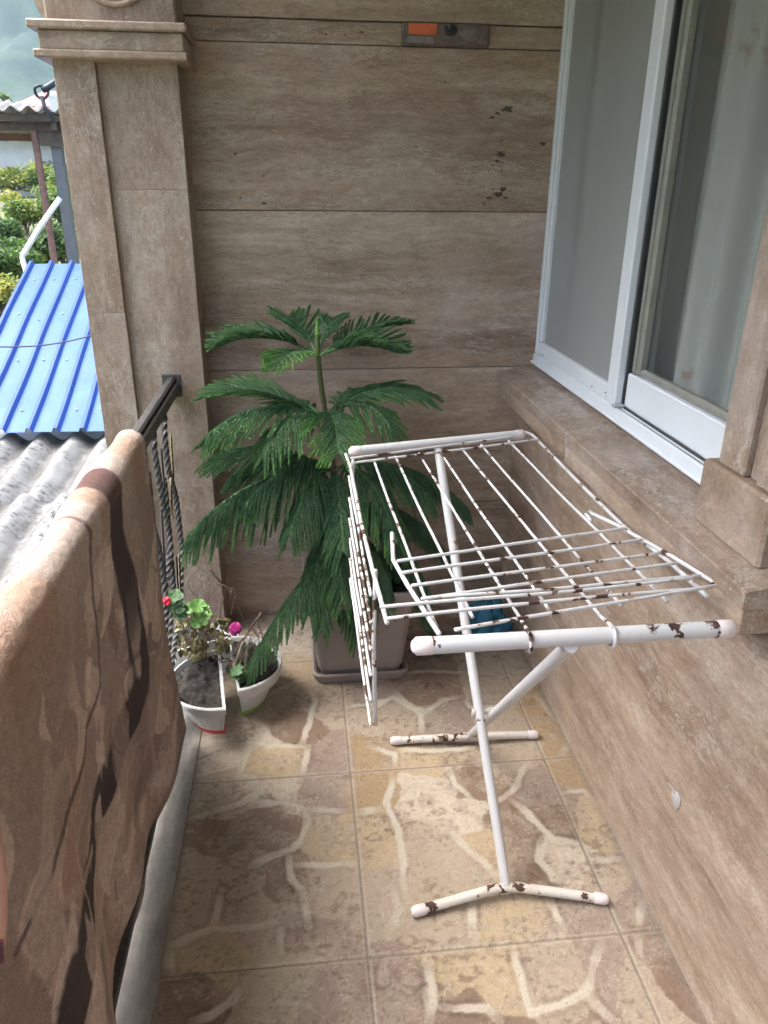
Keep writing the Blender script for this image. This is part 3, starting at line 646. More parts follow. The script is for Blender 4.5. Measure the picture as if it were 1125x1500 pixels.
for q, col, wi in ((((60,1130),(50,1200),(40,1290),(32,1330)), (.36,.285,.235), .03), (((95,1120),(70,1150),(55,1200)), (.34,.27,.21), .018), (((150,1250),(110,1290),(60,1330),(20,1440)), (.34,.26,.185), .012),
    (((215,1090),(190,1180),(165,1230),(160,1270)), (.35,.27,.19), .007), (((170,1370),(175,1400),(170,1450)), (.33,.24,.17), .012), (((112,930),(100,1000),(85,1060)), (.31,.24,.19), .012), (((225,830),(228,870),(222,905)), (.29,.22,.165), .012)):
    k = (1-sst(wi*.6, wi, segdist(YY + .5*(wy_-YY), TT + .5*(wt_-TT), bl(*q))))[..., None]*.75; C_ = C_*(1-k) + np.array(col)*k
C_ = (C_*.74 + C_.mean(-1, keepdims=True)*.26)*np.array((1.42, 1.37, 1.36))*(.78+.44*fbm(YY, TT, 120, 91, 2))[..., None]
hem_ = (sst(.985, 1.0, TT) + sst(YF-.012, YF-.002, YY))[..., None]*.5; C_ = C_*(1-hem_) + np.array((.16,.10,.07))*hem_
PL = vcol('plush', rough=.95, bump=(.9, .006), sheen=.06, fine=.25, fsc=240)
b = MB(); b.grid(G)
blk = b.build('blanket', PL.m, attrs={'tint': C_.reshape(-1, 3)}, smooth=True); tag(blk, 'brown plush blanket with a dark vine pattern draped over the railing', 'blanket')
sm = blk.modifiers.new('thick', 'SOLIDIFY'); sm.thickness = .009; sm.offset = -1
# ------------------------------------------------------------------ drying rack
RZ = .950
rk = empty('drying_rack', (.42, 1.5, 0), 'white folding clothes drying rack with flaking paint, standing on the tiled floor', 'drying rack')
def bar(p0, p1, name='top_bar', r=.0138, mat=PIPE2, capl=.03, capn='end_cap'):
    p0 = np.array(p0); p1 = np.array(p1); d = (p1-p0)/np.linalg.norm(p1-p0)
    mb = MB(); mb.tube([p0 + d*capl*.4 + (p1-p0-d*capl*.8)*t for t in np.linspace(0, 1, 12)], r, 20); o = mb.build(name, mat, rk, smooth=True, ang=40)
    for a, s in ((p0, 1), (p1, -1)):
        mb = MB(); mb.tube([a + d*s*.003, a + d*s*.006, a + d*s*capl], [r*.8, r*1.06, r*1.06], 20, dome=True); mb.build(capn, CAPM, o, smooth=True, ang=50)
    return o
FL, FR = at(604, 947, 2, RZ), at(1076, 920, 2, RZ); BL, BR = at(512, 662, 2, RZ), at(768, 636, 2, RZ)
FL[2] = FR[2] = RZ
fbar = bar(FL, FR); bbar = bar(BL, BR)
fA, fB, fC = at(609, 1335, 2, .014), at(741, 1297, 2, .030), at(885, 1317, 2, .014)
rA, rB, rC = at(577, 1085, 2, .014), at(690, 1078, 2, .030), at(784, 1076, 2, .014)
def foot(a, m, c):
    mb = MB(); P = []
    for t in np.linspace(0, 1, 9): P.append(a*(1-t) + m*t)
    P[-1] = m*.9 + a*.05 + c*.05
    for t in np.linspace(0, 1, 9)[1:]: P.append(m*(1-t) + c*t)
    mb.tube(P, .0118, 16); o = mb.build('foot', FOOTP, rk, smooth=True, ang=40)
    for e, q in ((a, P[1]), (c, P[-2])):
        d = (np.array(q)-e); d /= np.linalg.norm(d); mb = MB(); mb.tube([e - d*.006, e, e + d*.022], [.0118, .0138, .0138], 16, dome=True); mb.build('foot_cap', CAPM, o, smooth=True, ang=50)
foot(fA, fB, fC); foot(rA, rB, rC)
legA = [fB + np.array((0, 0, .004)), at(706, 1060, 1, 1.552), at(678, 880, 1, 1.71), (BL*.5+BR*.5)+np.array((0, 0, -.004))]
t_m = at(641, 650, 1, float((BL[1]+BR[1])/2)); legA[-1] = np.array((t_m[0], (BL[1]+BR[1])/2, RZ-.006))
# straight tube between foot and bar
a0, a1 = legA[0], legA[-1]
mb = MB(); mb.tube([a0*(1-t)+a1*t for t in np.linspace(0, 1, 24)], .0125, 18); mb.build('leg', PIPE, rk, smooth=True, ang=40)
b0 = rB + np.array((0, 0, .004)); b1 = at(836, 945, 2, RZ-.01)
mb = MB(); mb.tube([b0*(1-t)+b1*t + np.array((.0,0,0)) for t in np.linspace(0, 1, 24)], .0125, 18); mb.build('leg', PIPE, rk, smooth=True, ang=40)
piv = a0 + (a1-a0)*((1.56-a0[1])/(a1[1]-a0[1]))
mb = MB(); mb.tube([piv+np.array((-.018, 0, 0)), piv+np.array((.045, .01, 0))], .0055, 10); mb.tube([piv+np.array((-.020, 0, 0)), piv+np.array((-.013, 0, 0))], .010, 12); mb.build('pivot_bolt', FOOTP, rk, smooth=True, ang=40)
def W(*l, z=RZ, dz=0.0): return [np.array(at(u, v, 2, z)) + np.array((0, 0, dz)) for u, v in l]
def wire(pts, parent, r=.0032, name='wire', sag=.0):
    P = [np.array(p, float) for p in pts]; Q = []
    for a, c in zip(P[:-1], P[1:]):
        n_ = max(2, int(np.linalg.norm(c-a)/.03))
        for t in np.linspace(0, 1, n_, endpoint=False): Q.append(a*(1-t)+c*t)
    Q.append(P[-1]); L = len(Q); Q = np.array(Q)
    if len(pts) < 8 and L > 4:
        for _ in range(30): Q[1:-1] = (Q[:-2] + 2*Q[1:-1] + Q[2:])/4
    Q = list(Q)
    ph = random.uniform(0, 6)
    for i in range(L): s_ = math.sin(math.pi*i/max(1, L-1)); Q[i] = Q[i] + np.array((.0007*math.sin(i*.35+ph)*s_, 0, .0007*math.sin(i*.3+ph*2)*s_ - sag*s_))
    mb = MB(); mb.tube(Q, r, 10, dome=True); return mb.build(name, WIREP, parent, smooth=True, ang=50)
class TubeList:
    def __init__(s): s.l = []
    def tube(s, *a, **k): s.l.append((a, k))
def split(tl_, parent):
    for a, k in tl_.l: mb = MB(); mb.tube(*a, **k); mb.build('side_rail', WIREP, parent, smooth=True, ang=50)
def part_empty(name):
    o = bpy.data.objects.new(name, None); COL.objects.link(o); o.parent = rk; o.empty_display_size = .05; return o
def Z7(*l): return [(480+a/1.744, 600+c/1.744) for a, c in l]
gp = TubeList()
gfr = Z7((505,58),(522,64),(540,82),(650,195),(760,302),(880,395),(970,478))
frame_pts = W(*gfr)
gp.tube(frame_pts, .0042, 12, dome=True); gp.tube(W(*Z7((46,114),(58,145),(85,285),(115,410),(152,545))), .0042, 12, dome=True)
grid_ = part_empty('drying_panel'); split(gp, grid_)
up = np.array((0, 0, .0065))
long_ = [Z7((118,130),(160,260),(215,405),(285,575)), Z7((173,120),(245,280),(310,405),(370,530)), Z7((233,112),(300,240),(372,358),(440,470),(497,540)),
         Z7((288,110),(345,205),(455,352),(565,510)), Z7((343,100),(400,180),(545,345),(670,490),(700,530)), Z7((392,90),(470,180),(605,328),(750,500)), Z7((462,80),(540,165),(700,316),(868,490))]
for k, q in enumerate(long_):
    P = W(q[0], q[-1])
    if k in (2, 4):     # hooked over the front bar
        h = at(*((778, 936) if k == 2 else (900, 925)), 2, RZ+.017); P.append(h + np.array((0, .012, .004))); 
        fy = FL[1] + (FR[1]-FL[1])*((h[0]-FL[0])/(FR[0]-FL[0]))
        for ang in np.linspace(1.2, -2.6, 12): P.append(np.array((h[0]+.004, fy - .0178*math.cos(ang), RZ + .0178*math.sin(ang))))
    wire(P, grid_, sag=.0015)
wire(W(*Z7((60,131),(240,108),(470,75)), dz=.0072), grid_); wire(W(*Z7((62,143),(290,115),(537,82)), dz=.0072), grid_)
# folding wing laid over the near half
PZ = RZ + .0085
wm = TubeList(); lr = W(*Z7((164,345),(168,385),(205,450),(285,573)), z=PZ); rr_ = W(*Z7((672,283),(660,268),(668,262),(740,296),(880,375),(1010,456)), z=PZ)
lr[0] = lr[0] + np.array((0, 0, .025)); wm.tube(lr, .0042, 12, dome=True); wm.tube(rr_, .0042, 12, dome=True)
wing = part_empty('folding_wing'); split(wm, wing)
for q in (((178,395),(470,352),(762,310)), ((190,425),(500,382),(802,340)), ((215,458),(545,415),(845,375)), ((240,492),(570,445),(890,400)), ((292,486),(600,466),(950,432)), ((135,513),(250,497),(600,478),(930,438)), ((152,543),(265,527),(630,490),(962,465)), ((325,571),(650,515),(988,458))):
    wire(W(*Z7(*q), z=PZ, dz=.0065), wing)
# wing hanging from the left edge
XL = .121
hm = TubeList(); nf = [at(542, 800, 0, XL), at(546, 883, 0, XL), at(547, 1062, 0, XL)]; ff = [at(515, 668, 0, XL), at(516, 790, 0, XL), at(517, 884, 0, XL)]
yN, zN = nf[-1][1], nf[-1][2]; yF_, zF = ff[0][1], zN
near = [(XL+.003, yN, .955), (XL, yN, .8), (XL+.004, yN, zN)]; far = [(XL+.004, yF_, .965), (XL, yF_, .8), (XL-.002, yF_, zN+.015)]
hm.tube(near, .0042, 12, dome=True); hm.tube(far, .0042, 12, dome=True)
hang = part_empty('folding_wing'); split(hm, hang)
for k, z in enumerate(np.linspace(zN+.004, .905, 6)): wire([(XL-.007, yF_+.004, z+.013), (XL-.007, (yF_+yN)/2, z+.004), (XL-.006, yN-.004, z)], hang)
# ------------------------------------------------------------------ pine in its square pot
POTM = plain('taupe_plastic', (.250,.205,.185), .5, .10, 9)
def rrect(x0, x1, y0, y1, z, r, n=6):
    P = []
    for cx, cy, a in ((x1-r, y1-r, 0), (x0+r, y1-r, 90), (x0+r, y0+r, 180), (x1-r, y0+r, 270)):
        for k in range(n+1): t = R_(a + 90*k/n); P.append((cx + r*math.cos(t), cy + r*math.sin(t), z))
    return P
px0, px1, py0, py1 = .035, .312, 2.245, 2.475
sc_ = MB(); L = []
for e, z in ((.010, .0), (.022, .002), (.030, .020), (.032, .036), (.026, .041), (.018, .036), (.016, .010)): L.append(rrect(px0-e, px1+e, py0-e, py1+e, z, .035))
sc_.loops(L, True, True); so_ = sc_.build('plant_saucer', POTM, smooth=True, ang=45); tag(so_, 'taupe plastic saucer on the floor tiles under the square pine pot', 'plant saucer')
pine = empty('potted_pine', (.17, 2.36, .012), 'dark green tiered pine growing in a square taupe pot at the end of the balcony', 'potted tree')
pb = MB(); L = []
for e, z in ((0, .012), (.004, .03), (.005, .05), (.013, .052), (.042, .320), (.049, .322), (.054, .335), (.055, .357), (.050, .365), (.038, .364), (.036, .330)): L.append(rrect(px0-e, px1+e, py0-e, py1+e, z, .03))
pb.loops(L, True, False); pb.build('pot', POTM, pine, smooth=True, ang=35)
def soil_patch(mb, inside, x0, x1, y0, y1, z, amp, seed, step=.006):
    xs = np.arange(x0, x1, step); ys = np.arange(y0, y1, step); X, Y = np.meshgrid(xs, ys, indexing='ij')
    Zs = z + amp*(fbm(X, Y, 40, seed, 4)-.5)*2; ok = inside(X, Y); idx = -np.ones(X.shape, int); idx[ok] = np.arange(ok.sum())
    F = [(idx[i,j], idx[i+1,j], idx[i+1,j+1], idx[i,j+1]) for i in range(len(xs)-1) for j in range(len(ys)-1) if ok[i,j] and ok[i+1,j] and ok[i+1,j+1] and ok[i,j+1]]
    mb.add(np.stack([X[ok], Y[ok], Zs[ok]], -1), F)
mb = MB(); soil_patch(mb, lambda X, Y: X > -9, px0-.034, px1+.036, py0-.034, py1+.036, .330, .012, 5); mb.build('soil', SOIL, pine, smooth=True)
BARK = NT('pine_bark'); _f = BARK.noise(BARK.map(BARK.obj(), (1,1,2)), 90, 4); BARK.set(Base_Color=BARK.mix(BARK.attr('tip'), BARK.ramp(_f, [(.35,(.07,.045,.03)),(.65,(.20,.135,.09))]), (.075,.13,.035)), Roughness=.8); BARK.bump(_f, .8, .003); BARK = BARK.m
NEED = NT('pine_needles'); tip = NEED.attr('tip'); _f = NEED.noise(NEED.obj(), 24, 3)
cA = NEED.ramp(_f, [(.3, (.056,.135,.070)), (.7, (.135,.240,.120))]); cB = NEED.ramp(_f, [(.3, (.11,.28,.055)), (.7, (.19,.37,.085))])
NEED.set(Base_Color=NEED.mix(tip, cA, cB), Roughness=.48, Specular_IOR_Level=.4); tl = NEED.n('ShaderNodeBsdfTranslucent'); NEED.l(NEED.mix(tip, cA, cB), tl.inputs['Color']); mx = NEED.n('ShaderNodeMixShader'); mx.inputs[0].default_value = .18
NEED.l(NEED.b.outputs[0], mx.inputs[1]); NEED.l(tl.outputs[0], mx.inputs[2]); NEED.l(mx.outputs[0], NEED.out.inputs[0]); NEED = NEED.m
rng = np.random.RandomState(11)
def unit(v): return v/(np.linalg.norm(v, axis=-1, keepdims=True)+1e-12)
def needles_on(P, spacing, nlen, wid, tipv, around=4):
    "P: polyline (n,3). returns verts, tips for single-blade needles set spirally round it"
    seg = np.linalg.norm(np.diff(P, axis=0), axis=1); s = np.concatenate([[0], np.cumsum(seg)]); L = s[-1]
    m = max(4, int(L/spacing)*around); t = np.sort(rng.rand(m))*L
    B = np.stack([np.interp(t, s, P[:, k]) for k in range(3)], 1)
    D = unit(np.stack([np.interp(np.minimum(t+.004, L), s, P[:, k]) - np.interp(np.maximum(t-.004, 0), s, P[:, k]) for k in range(3)], 1))
    ref = np.where(np.abs(D[:, 2:3]) < .9, np.array([[0, 0, 1.0]]), np.array([[1.0, 0, 0]])); A = unit(np.cross(D, ref)); Bn = np.cross(D, A)
    ph = rng.rand(m)*2*np.pi; out = A*np.cos(ph)[:, None] + Bn*np.sin(ph)[:, None]
    ln = nlen*(.75+.5*rng.rand(m))[:, None]*(1 - .35*(t/L)[:, None]**3)
    tipd = unit(out*.62 + D*.85); side = unit(np.cross(tipd, out))*wid
    mid = B + unit(out*.8 + D*.5)*ln*.5
    V = np.stack([B - side*.5, B + side*.5, mid + side*.5, B + tipd*ln, mid - side*.5], 1)
    tv = np.clip(tipv*(t/L)**1.5 + .10*rng.rand(m), 0, 1)
    return V.reshape(-1, 3), np.repeat(tv, 5)
def branch(base, tip_, arch=.05, blen=.10, droop=.3, seed=0, tipg=.25, up=0.0, ang=58, start=.20, dens=1.0, name='branch', sidew=None):
    "a flat frond: main axis base->tip bowed by arch, comb of branchlets left and right"
    global rng
    rng = np.random.RandomState(seed+100)
    base = np.array(base, float); tip_ = base + (np.array(tip_, float)-base)*.95; L = np.linalg.norm(tip_-base); n = 28
    t = np.linspace(0, 1, n)[:, None]; P = base*(1-t) + tip_*t; P[:, 2] += (arch*4*t*(1-t)).ravel(); wob = rng.randn(3)*.006; P += np.sin(t*5+rng.rand()*6)*wob*t
    V = []; TV = []; mb = MB(); T_ = []
    mb.tube(P, list(np.linspace(.0042, .0016, n)), 6); T_.append(np.full(n*6, .35))
    v, q = needles_on(P[2:], .0028, .010, .0015, tipg*.6, 4); V.append(v); TV.append(q)
    step = .0112/dens; cnt = int(L*(1-start)/step)
    for k in range(cnt):
        for sd in (-1, 1):
            f = start + (1-start)*(k + rng.rand()*.6)/cnt; f = min(f, .985); i = f*(n-1); i0 = min(int(i), n-2); p = P[i0]*(1-(i-i0)) + P[i0+1]*(i-i0)
            d = unit(P[min(i0+2, n-1)]-P[max(i0-1, 0)]); h = np.cross(d, (0, 0, 1.0)); h = unit(h) if np.linalg.norm(h) > .2 else np.array((1.0, 0, 0))
            if sidew is not None: h = unit(np.array(sidew) - d*np.dot(sidew, d))
            nrm = np.cross(h, d)
            g_ = (f-start)/(1-start); bl_ = 1.42*blen*(sst(0, .25, g_+.05)*.45+.55)*(1-.55*g_**3)*(.82+.3*rng.rand()); a = R_(ang - 24*g_ + rng.randn()*4)
            dr = d*math.cos(a) + h*sd*math.sin(a) + nrm*up; m = 7; tt = np.linspace(0, 1, m)[:, None]
            Q = p + dr*bl_*tt + np.array((0, 0, -1.0))*droop*bl_*(tt**1.7) + (d*.16*bl_)*(tt**2) + rng.randn(3)*.05*bl_*tt**2
            Lq = np.linalg.norm(np.diff(Q, axis=0), axis=1).sum(); Q = p + (Q-p)*(bl_/Lq)
            mb.tube(Q, list(np.linspace(.0019, .0012, m)), 4, cap=False); T_.append(np.repeat(np.linspace(0, tipg*1.1, m), 4))
            v, q = needles_on(Q, .0024, .0088, .0017, min(1, tipg*(1.3+.7*rng.rand())), 6); V.append(v); TV.append(q)
    V = np.concatenate(V); k = len(V)//5
    mb.add(V, [(5*i, 5*i+1, 5*i+2, 5*i+3, 5*i+4) for i in range(k)])
    return mb.build(name, NEED, pine, attrs={'tip': np.concatenate(T_ + TV)}, smooth=False)
YT = 2.37
def pt(u, v, Y=YT): return np.array(at(u, v, 1, Y))
trk = [np.array((.168, 2.36, .285)), pt(514, 800, 2.365), pt(490, 700), pt(484, 655), pt(476, 605), pt(469, 555), pt(466, 520), pt(465, 490)]
tm = MB(); tr_ = [.014, .0125, .0110, .0100, .0092, .0085, .0078, .0075]; tm.tube(trk, tr_, 12); T0 = np.repeat([0,0,0,0,.2,.7,.9,1.0], 12)
rng = np.random.RandomState(5)
vv, tv = needles_on(np.array(trk[2:]), .0040, .0150, .0020, .9, 5)
Nn = len(vv)//5; tm.add(vv, [(5*i, 5*i+1, 5*i+2, 5*i+3, 5*i+4) for i in range(Nn)]); hgt = np.clip((vv[:, 2]-.72)/.35, 0, 1)
tm.build('trunk', BARK, pine, attrs={'tip': np.concatenate([T0, hgt])}, smooth=True, ang=60)
lm = MB(); q0 = trk[-1]; LP = np.array([q0, q0+np.array((0, 0, .02)), q0+np.array((.001, 0, .045))]); lm.tube(LP, [.006, .0065, .003], 8)
vv, tv = needles_on(LP, .0012, .009, .002, 1.0, 4); lm.add(vv, [(5*i, 5*i+1, 5*i+2, 5*i+3, 5*i+4) for i in range(len(vv)//5)]); lm.build('leader_bud', NEED, pine, attrs={'tip': np.full(24+len(vv), .95)})
c1 = pt(465, 522); c2 = pt(476, 612); c3 = pt(488, 690); c4 = pt(500, 745); c5 = np.array((.155, 2.36, .50))
K = 0
def br(b, u, v, Y, **k):
    global K
    K += 1; return branch(b, pt(u, v, Y), seed=K, **k)
# crown tier
br(c1, 314, 506, 2.30, arch=.045, blen=.085, droop=.10, tipg=.22, up=.35)
br(c1, 397, 540, 2.14, arch=.030, blen=.075, droop=.15, tipg=.85, up=.10)
br(c1, 592, 518, 2.26, arch=.030, blen=.085, droop=.05, tipg=.18, up=.45)
br(c1, 590, 474, 2.52, arch=.020, blen=.080, droop=.10, tipg=.15, up=.35)
br(c1, 418, 466, 2.60, arch=.030, blen=.080, droop=.05, tipg=.20, up=.35)
br(c1, 496, 466, 2.58, arch=.040, blen=.05, droop=.12, tipg=.15, up=.3)
# middle tier
br(c2, 302, 572, 2.40, arch=.030, blen=.115, droop=.25, tipg=.28, up=.25)
br(c2, 290, 640, 2.20, arch=.055, blen=.105, droop=.55, tipg=.30)
br(c2, 632, 578, 2.34, arch=.055, blen=.115, droop=.45, tipg=.30, up=.25)
br(c2, 585, 640, 2.20, arch=.070, blen=.10, droop=.40, tipg=.40)
br(c2, 498, 668, 2.06, arch=.060, blen=.10, droop=.35, tipg=.95)
br(c2, 555, 566, 2.60, arch=.030, blen=.09, droop=.3, tipg=.12)
br(c2, 395, 590, 2.56, arch=.030, blen=.09, droop=.35, tipg=.10)
# lower tier
br(c3, 300, 668, 2.44, arch=.055, blen=.115, droop=.55, tipg=.22)
br(c3, 262, 792, 2.22, arch=.075, blen=.150, droop=1.6, tipg=.28)
br(c3, 590, 800, 2.10, arch=.090, blen=.125, droop=.9, tipg=.30)
br(c3, 694, 748, 2.46, arch=.085, blen=.115, droop=1.1, tipg=.12)
br(c3, 505, 815, 2.06, arch=.060, blen=.13, droop=1.0, tipg=.12)
br(c3, 330, 700, 2.52, arch=.05, blen=.11, droop=.7, tipg=.12)
br(c3, 352, 742, 2.16, arch=.06, blen=.12, droop=1.2, tipg=.22)
br(c3, 420, 790, 2.10, arch=.06, blen=.12, droop=1.2, tipg=.18)
br(c3, 640, 735, 2.30, arch=.08, blen=.12, droop=1.0, tipg=.15)
br(c3, 400, 700, 2.24, arch=.05, blen=.11, droop=.8, tipg=.25)
br(c2, 380, 668, 2.14, arch=.05, blen=.10, droop=.6, tipg=.35)
# lowest, drooping
br(c4, 668, 826, 2.42, arch=.10, blen=.11, droop=1.2, tipg=.08)
br(c4, 640, 880, 2.24, arch=.11, blen=.11, droop=1.3, tipg=.08)
br(c4, 452, 905, 2.14, arch=.07, blen=.11, droop=.9, tipg=.14)
br(c5, 352, 1000, 2.04, arch=.05, blen=.085, droop=.75, tipg=.20, start=.05)
br(c4, 520, 950, 2.16, arch=.05, blen=.10, droop=.9, tipg=.45)
br(c4, 470, 930, 2.12, arch=.06, blen=.10, droop=1.0, tipg=.25)
br(c4, 545, 915, 2.10, arch=.07, blen=.10, droop=1.0, tipg=.12)
br(c4, 500, 890, 2.06, arch=.06, blen=.11, droop=1.0, tipg=.30)
br(c5, 655, 975, 2.36, arch=.12, blen=.07, droop=1.3, tipg=.14)
br(c5, 575, 900, 2.12, arch=.07, blen=.09, droop=1.1, tipg=.10)
# ------------------------------------------------------------------ three half-round planters
WPL = plain('white_planter_plastic', (.54,.535,.52), .45, .13, 11, bump=.05); 
def half_pot(name, label, cx, cy, rad, flat, basecol, flute=True, h=.150):
    "flat: direction (degrees) the straight side faces"
    root = empty(name, (cx, cy, 0), label, 'planter', 'white half-round planters by the railing')
    nA = 56
    def prof(r, z, fl=0.0, inset=0.0, rc=.012):
        P = []
        for k in range(nA+1):
            a = R_(flat+90) + math.pi*k/nA; q = r*(1 + fl*math.cos(k*2*math.pi*14/nA)); P.append((cx + q*math.cos(a), cy + q*math.sin(a), z))
        fx, fy = math.cos(R_(flat))*-inset, math.sin(R_(flat))*-inset
        P = [(x+fx, y+fy, z) for x, y, z in P]
        for t in (.33, .66): P.append((P[nA][0]*(1-t) + P[0][0]*t, P[nA][1]*(1-t) + P[0][1]*t, z))
        return P
    fl = .034 if flute else .010
    mb = MB(); mb.loops([prof(rad*.56, .014, 0, .012), prof(rad*.58, .02, fl*.25, .012), prof(rad*.80, h*.6, fl, .006), prof(rad*.87, h-.028, fl, .003), prof(rad*.90, h-.026, 0, .001), prof(rad*.985, h-.022), prof(rad, h-.018), prof(rad, h-.003), prof(rad*.985, h), prof(rad*.93, h, 0, .007), prof(rad*.915, h-.004, 0, .009), prof(rad*.86, h-.05, 0, .014)], True, False)
    mb.build('pot', WPL, root, smooth=True, ang=38)
    mb = MB(); mb.loops([prof(rad*.56, .0005, 0, .008), prof(rad*.57, .012, 0, .008), prof(rad*.555, .0162, 0, .01)], True, True); mb.build('drip_tray', plain('tray_'+basecol[0], basecol[1], .45, .06), root, smooth=True, ang=38)
    f = np.array((math.cos(R_(flat)), math.sin(R_(flat))))
    mb = MB(); soil_patch(mb, lambda X, Y: (np.hypot(X-cx, Y-cy) < rad*.90) & ((X-cx)*f[0] + (Y-cy)*f[1] < -.010), cx-rad, cx+rad, cy-rad, cy+rad, h-.014, .018, int(cx*-100)+3, .005)
    mb.build('soil', SOIL, root, smooth=True); return root
pA = half_pot('half_round_planter', 'fluted white half-round planter of bare soil with a red drip tray', -.287, 2.085, .172, 8, ('red', (.50,.055,.05)))
pB = half_pot('half_round_planter', 'white half-round planter with a green drip tray under the pine branch', -.262, 2.165, .165, 190, ('green', (.22,.33,.06)), False)
pC = half_pot('half_round_planter', 'white half-round planter behind the other two, holding the leafy geranium', -.375, 2.285, .135, -68, ('white', (.5,.5,.5)), False)
TWIG = plain('dry_twig', (.155,.105,.080), .8, .3, 60); STEM = plain('pale_stem', (.30,.27,.19), .8, .25, 50)
LEAF = NT('geranium_leaf'); _f = LEAF.noise(LEAF.obj(), 40, 4); LEAF.set(Base_Color=LEAF.mix(LEAF.attr('tip'), LEAF.ramp(_f, [(.3,(.055,.115,.055)),(.7,(.11,.19,.095))]), LEAF.ramp(_f, [(.3,(.10,.24,.045)),(.7,(.17,.34,.08))])), Roughness=.6); LEAF = LEAF.m
DRY = plain('withered_leaf', (.19,.165,.075), .85, .45, 35)
PET = plain('magenta_petal', (.52,.03,.26), .5, .2); RED = plain('red_petal', (.62,.02,.06), .5, .2)
def leaf(mb, c, r, nrm, cup=.25, lobes=6):
    n = np.array(nrm, float); n /= np.linalg.norm(n); a = np.cross(n, (.3, .9, .1)); a /= np.linalg.norm(a); b_ = np.cross(n, a); m = 30; V = [np.array(c) - n*r*cup*.2]; F = []
    for ring in (.5, 1.0):
        for k in range(m):
            t = 2*math.pi*k/m; q = r*ring*(1 + (.10*abs(math.sin(t*lobes/2)) - (.5*math.exp(-((t-math.pi)/.22)**2)) if ring == 1 else 0)); V.append(np.array(c) + (a*math.cos(t) + b_*math.sin(t))*q + n*r*(cup*ring**2 + .06*math.sin(t*lobes)*ring))
    F += [(0, 1+k, 1+(k+1) % m) for k in range(m)] + [(1+k, 1+m+k, 1+m+(k+1) % m, 1+(k+1) % m) for k in range(m)]
    mb.add(V, F); return len(V)
def twig(l, Y, r, parent, mat=TWIG, name='twig', jit=.5):
    P = []
    for k, (u, v) in enumerate(l): P.append(np.array(at(u, v, 1, Y + jit*.02*math.sin(k*2.1+u))))
    Q = []
    for a, c in zip(P[:-1], P[1:]):
        for t in np.linspace(0, 1, 5, endpoint=False): Q.append(a*(1-t) + c*t + np.array((random.gauss(0, .0012), random.gauss(0, .0012), random.gauss(0, .0012))))
    Q.append(P[-1]); mb = MB(); mb.tube(Q, list(np.linspace(r, r*.55, len(Q))), 7); return mb.build(name, mat, parent, smooth=True)
# geranium in the back pot
random.seed(4)
for (u, v, Y, cnt, tp) in ((257, 886, 2.06, 9, .12), (290, 899, 2.14, 8, .9)):
    base_ = np.array((-.38, 2.33, .11))
    for k in range(cnt):
        c = np.array(at(u + random.uniform(-13, 13), v + random.uniform(-13, 13), 1, Y + random.uniform(-.03, .03))); mb = MB()
        nv = leaf(mb, c, random.uniform(.016, .026), (random.uniform(-.5, .3), random.uniform(-1.2, -.3), random.uniform(.5, 1.1)))
        mb.build('leaf', LEAF, pC, attrs={'tip': np.full(nv, min(1, max(0, tp + random.uniform(-.15, .15))))}, smooth=True)
        if k % 2 == 0: mb = MB(); m_ = c*.5 + base_*.5 + np.array((random.uniform(-.02, .02), .0, .01)); mb.tube([base_ + np.array((random.uniform(-.05,.05), random.uniform(-.03,.03), 0)), m_, c - np.array((0, 0, .004))], [.003, .0025, .0018], 7); mb.build('stem', STEM, pC, smooth=True)
def flower(u, v, Y, r, mat, parent, n=22, name='flower'):
    mb = MB(); c = np.array(at(u, v, 1, Y))
    for k in range(n):
        d = np.array((random.gauss(0, 1), random.gauss(0, 1), random.gauss(0, 1)+.3)); d /= np.linalg.norm(d); leaf(mb, c + d*r*.62*random.uniform(.5, 1), r*random.uniform(.3, .46), d + np.array((0, -.4, .2)), .3, 5)
    return mb.build(name, mat, parent, smooth=True)
flower(244, 881, 2.02, .017, RED, pC, 14); fl_ = flower(346, 922, 2.18, .026, PET, pB, 30)
# withered leaves and stems
for (root, u0, u1, v0, v1, Y, n_) in ((pC, 258, 335, 905, 965, 2.17, 130), (pB, 345, 385, 950, 985, 2.15, 16)):
    mb = MB()
    for k in range(n_):
        c = np.array(at(random.uniform(u0, u1), random.uniform(v0, v1), 1, Y + random.uniform(-.04, .08))); c[2] = max(c[2], .125); leaf(mb, c, random.uniform(.006, .014), (random.gauss(0, 1), random.gauss(-.4, .8), random.gauss(.3, .8)), random.uniform(-.6, .8), 4)
    mb.build('withered_foliage', DRY, root, smooth=True)
for q, r in ((((270,950),(282,925),(300,905),(318,900)), .003), (((275,965),(285,940),(292,930)), .0045), (((290,940),(320,915),(332,905)), .003), (((262,958),(270,930),(268,912)), .003), (((300,930),(310,905),(312,890)), .0025), (((278,985),(286,960),(285,942)), .005), (((296,1000),(288,985),(283,965)), .0045), (((322,905),(325,885),(330,865)), .002)):
    twig(q, 2.2, r, pC, STEM if r > .0028 else TWIG, 'stem')
for q, r in ((((300,888),(277,862),(275,850),(286,838)), .0022), (((276,849),(290,847),(308,850)), .0018), (((300,888),(312,870),(318,862)), .0016), (((288,875),(291,863),(298,850)), .0016), (((322,905),(322,890),(327,874)), .0014), (((300,888),(304,905),(306,925)), .002)):
    twig(q, 2.34, r, pC)
for q, r in ((((306,832),(325,855),(345,870),(358,888),(372,912)), .0028), (((320,854),(335,862),(345,862)), .0018), (((338,866),(342,885),(338,900)), .0016), (((343,872),(356,905),(365,922)), .0020), (((383,898),(372,912),(352,945),(344,965)), .0046), (((376,910),(384,930),(387,950)), .0022), (((370,920),(380,940),(378,955)), .0018), (((330,965),(345,970),(355,985)), .003), (((312,960),(325,970),(352,968)), .0026)):
    twig(q, 2.17, r, pB)
random.seed(31)
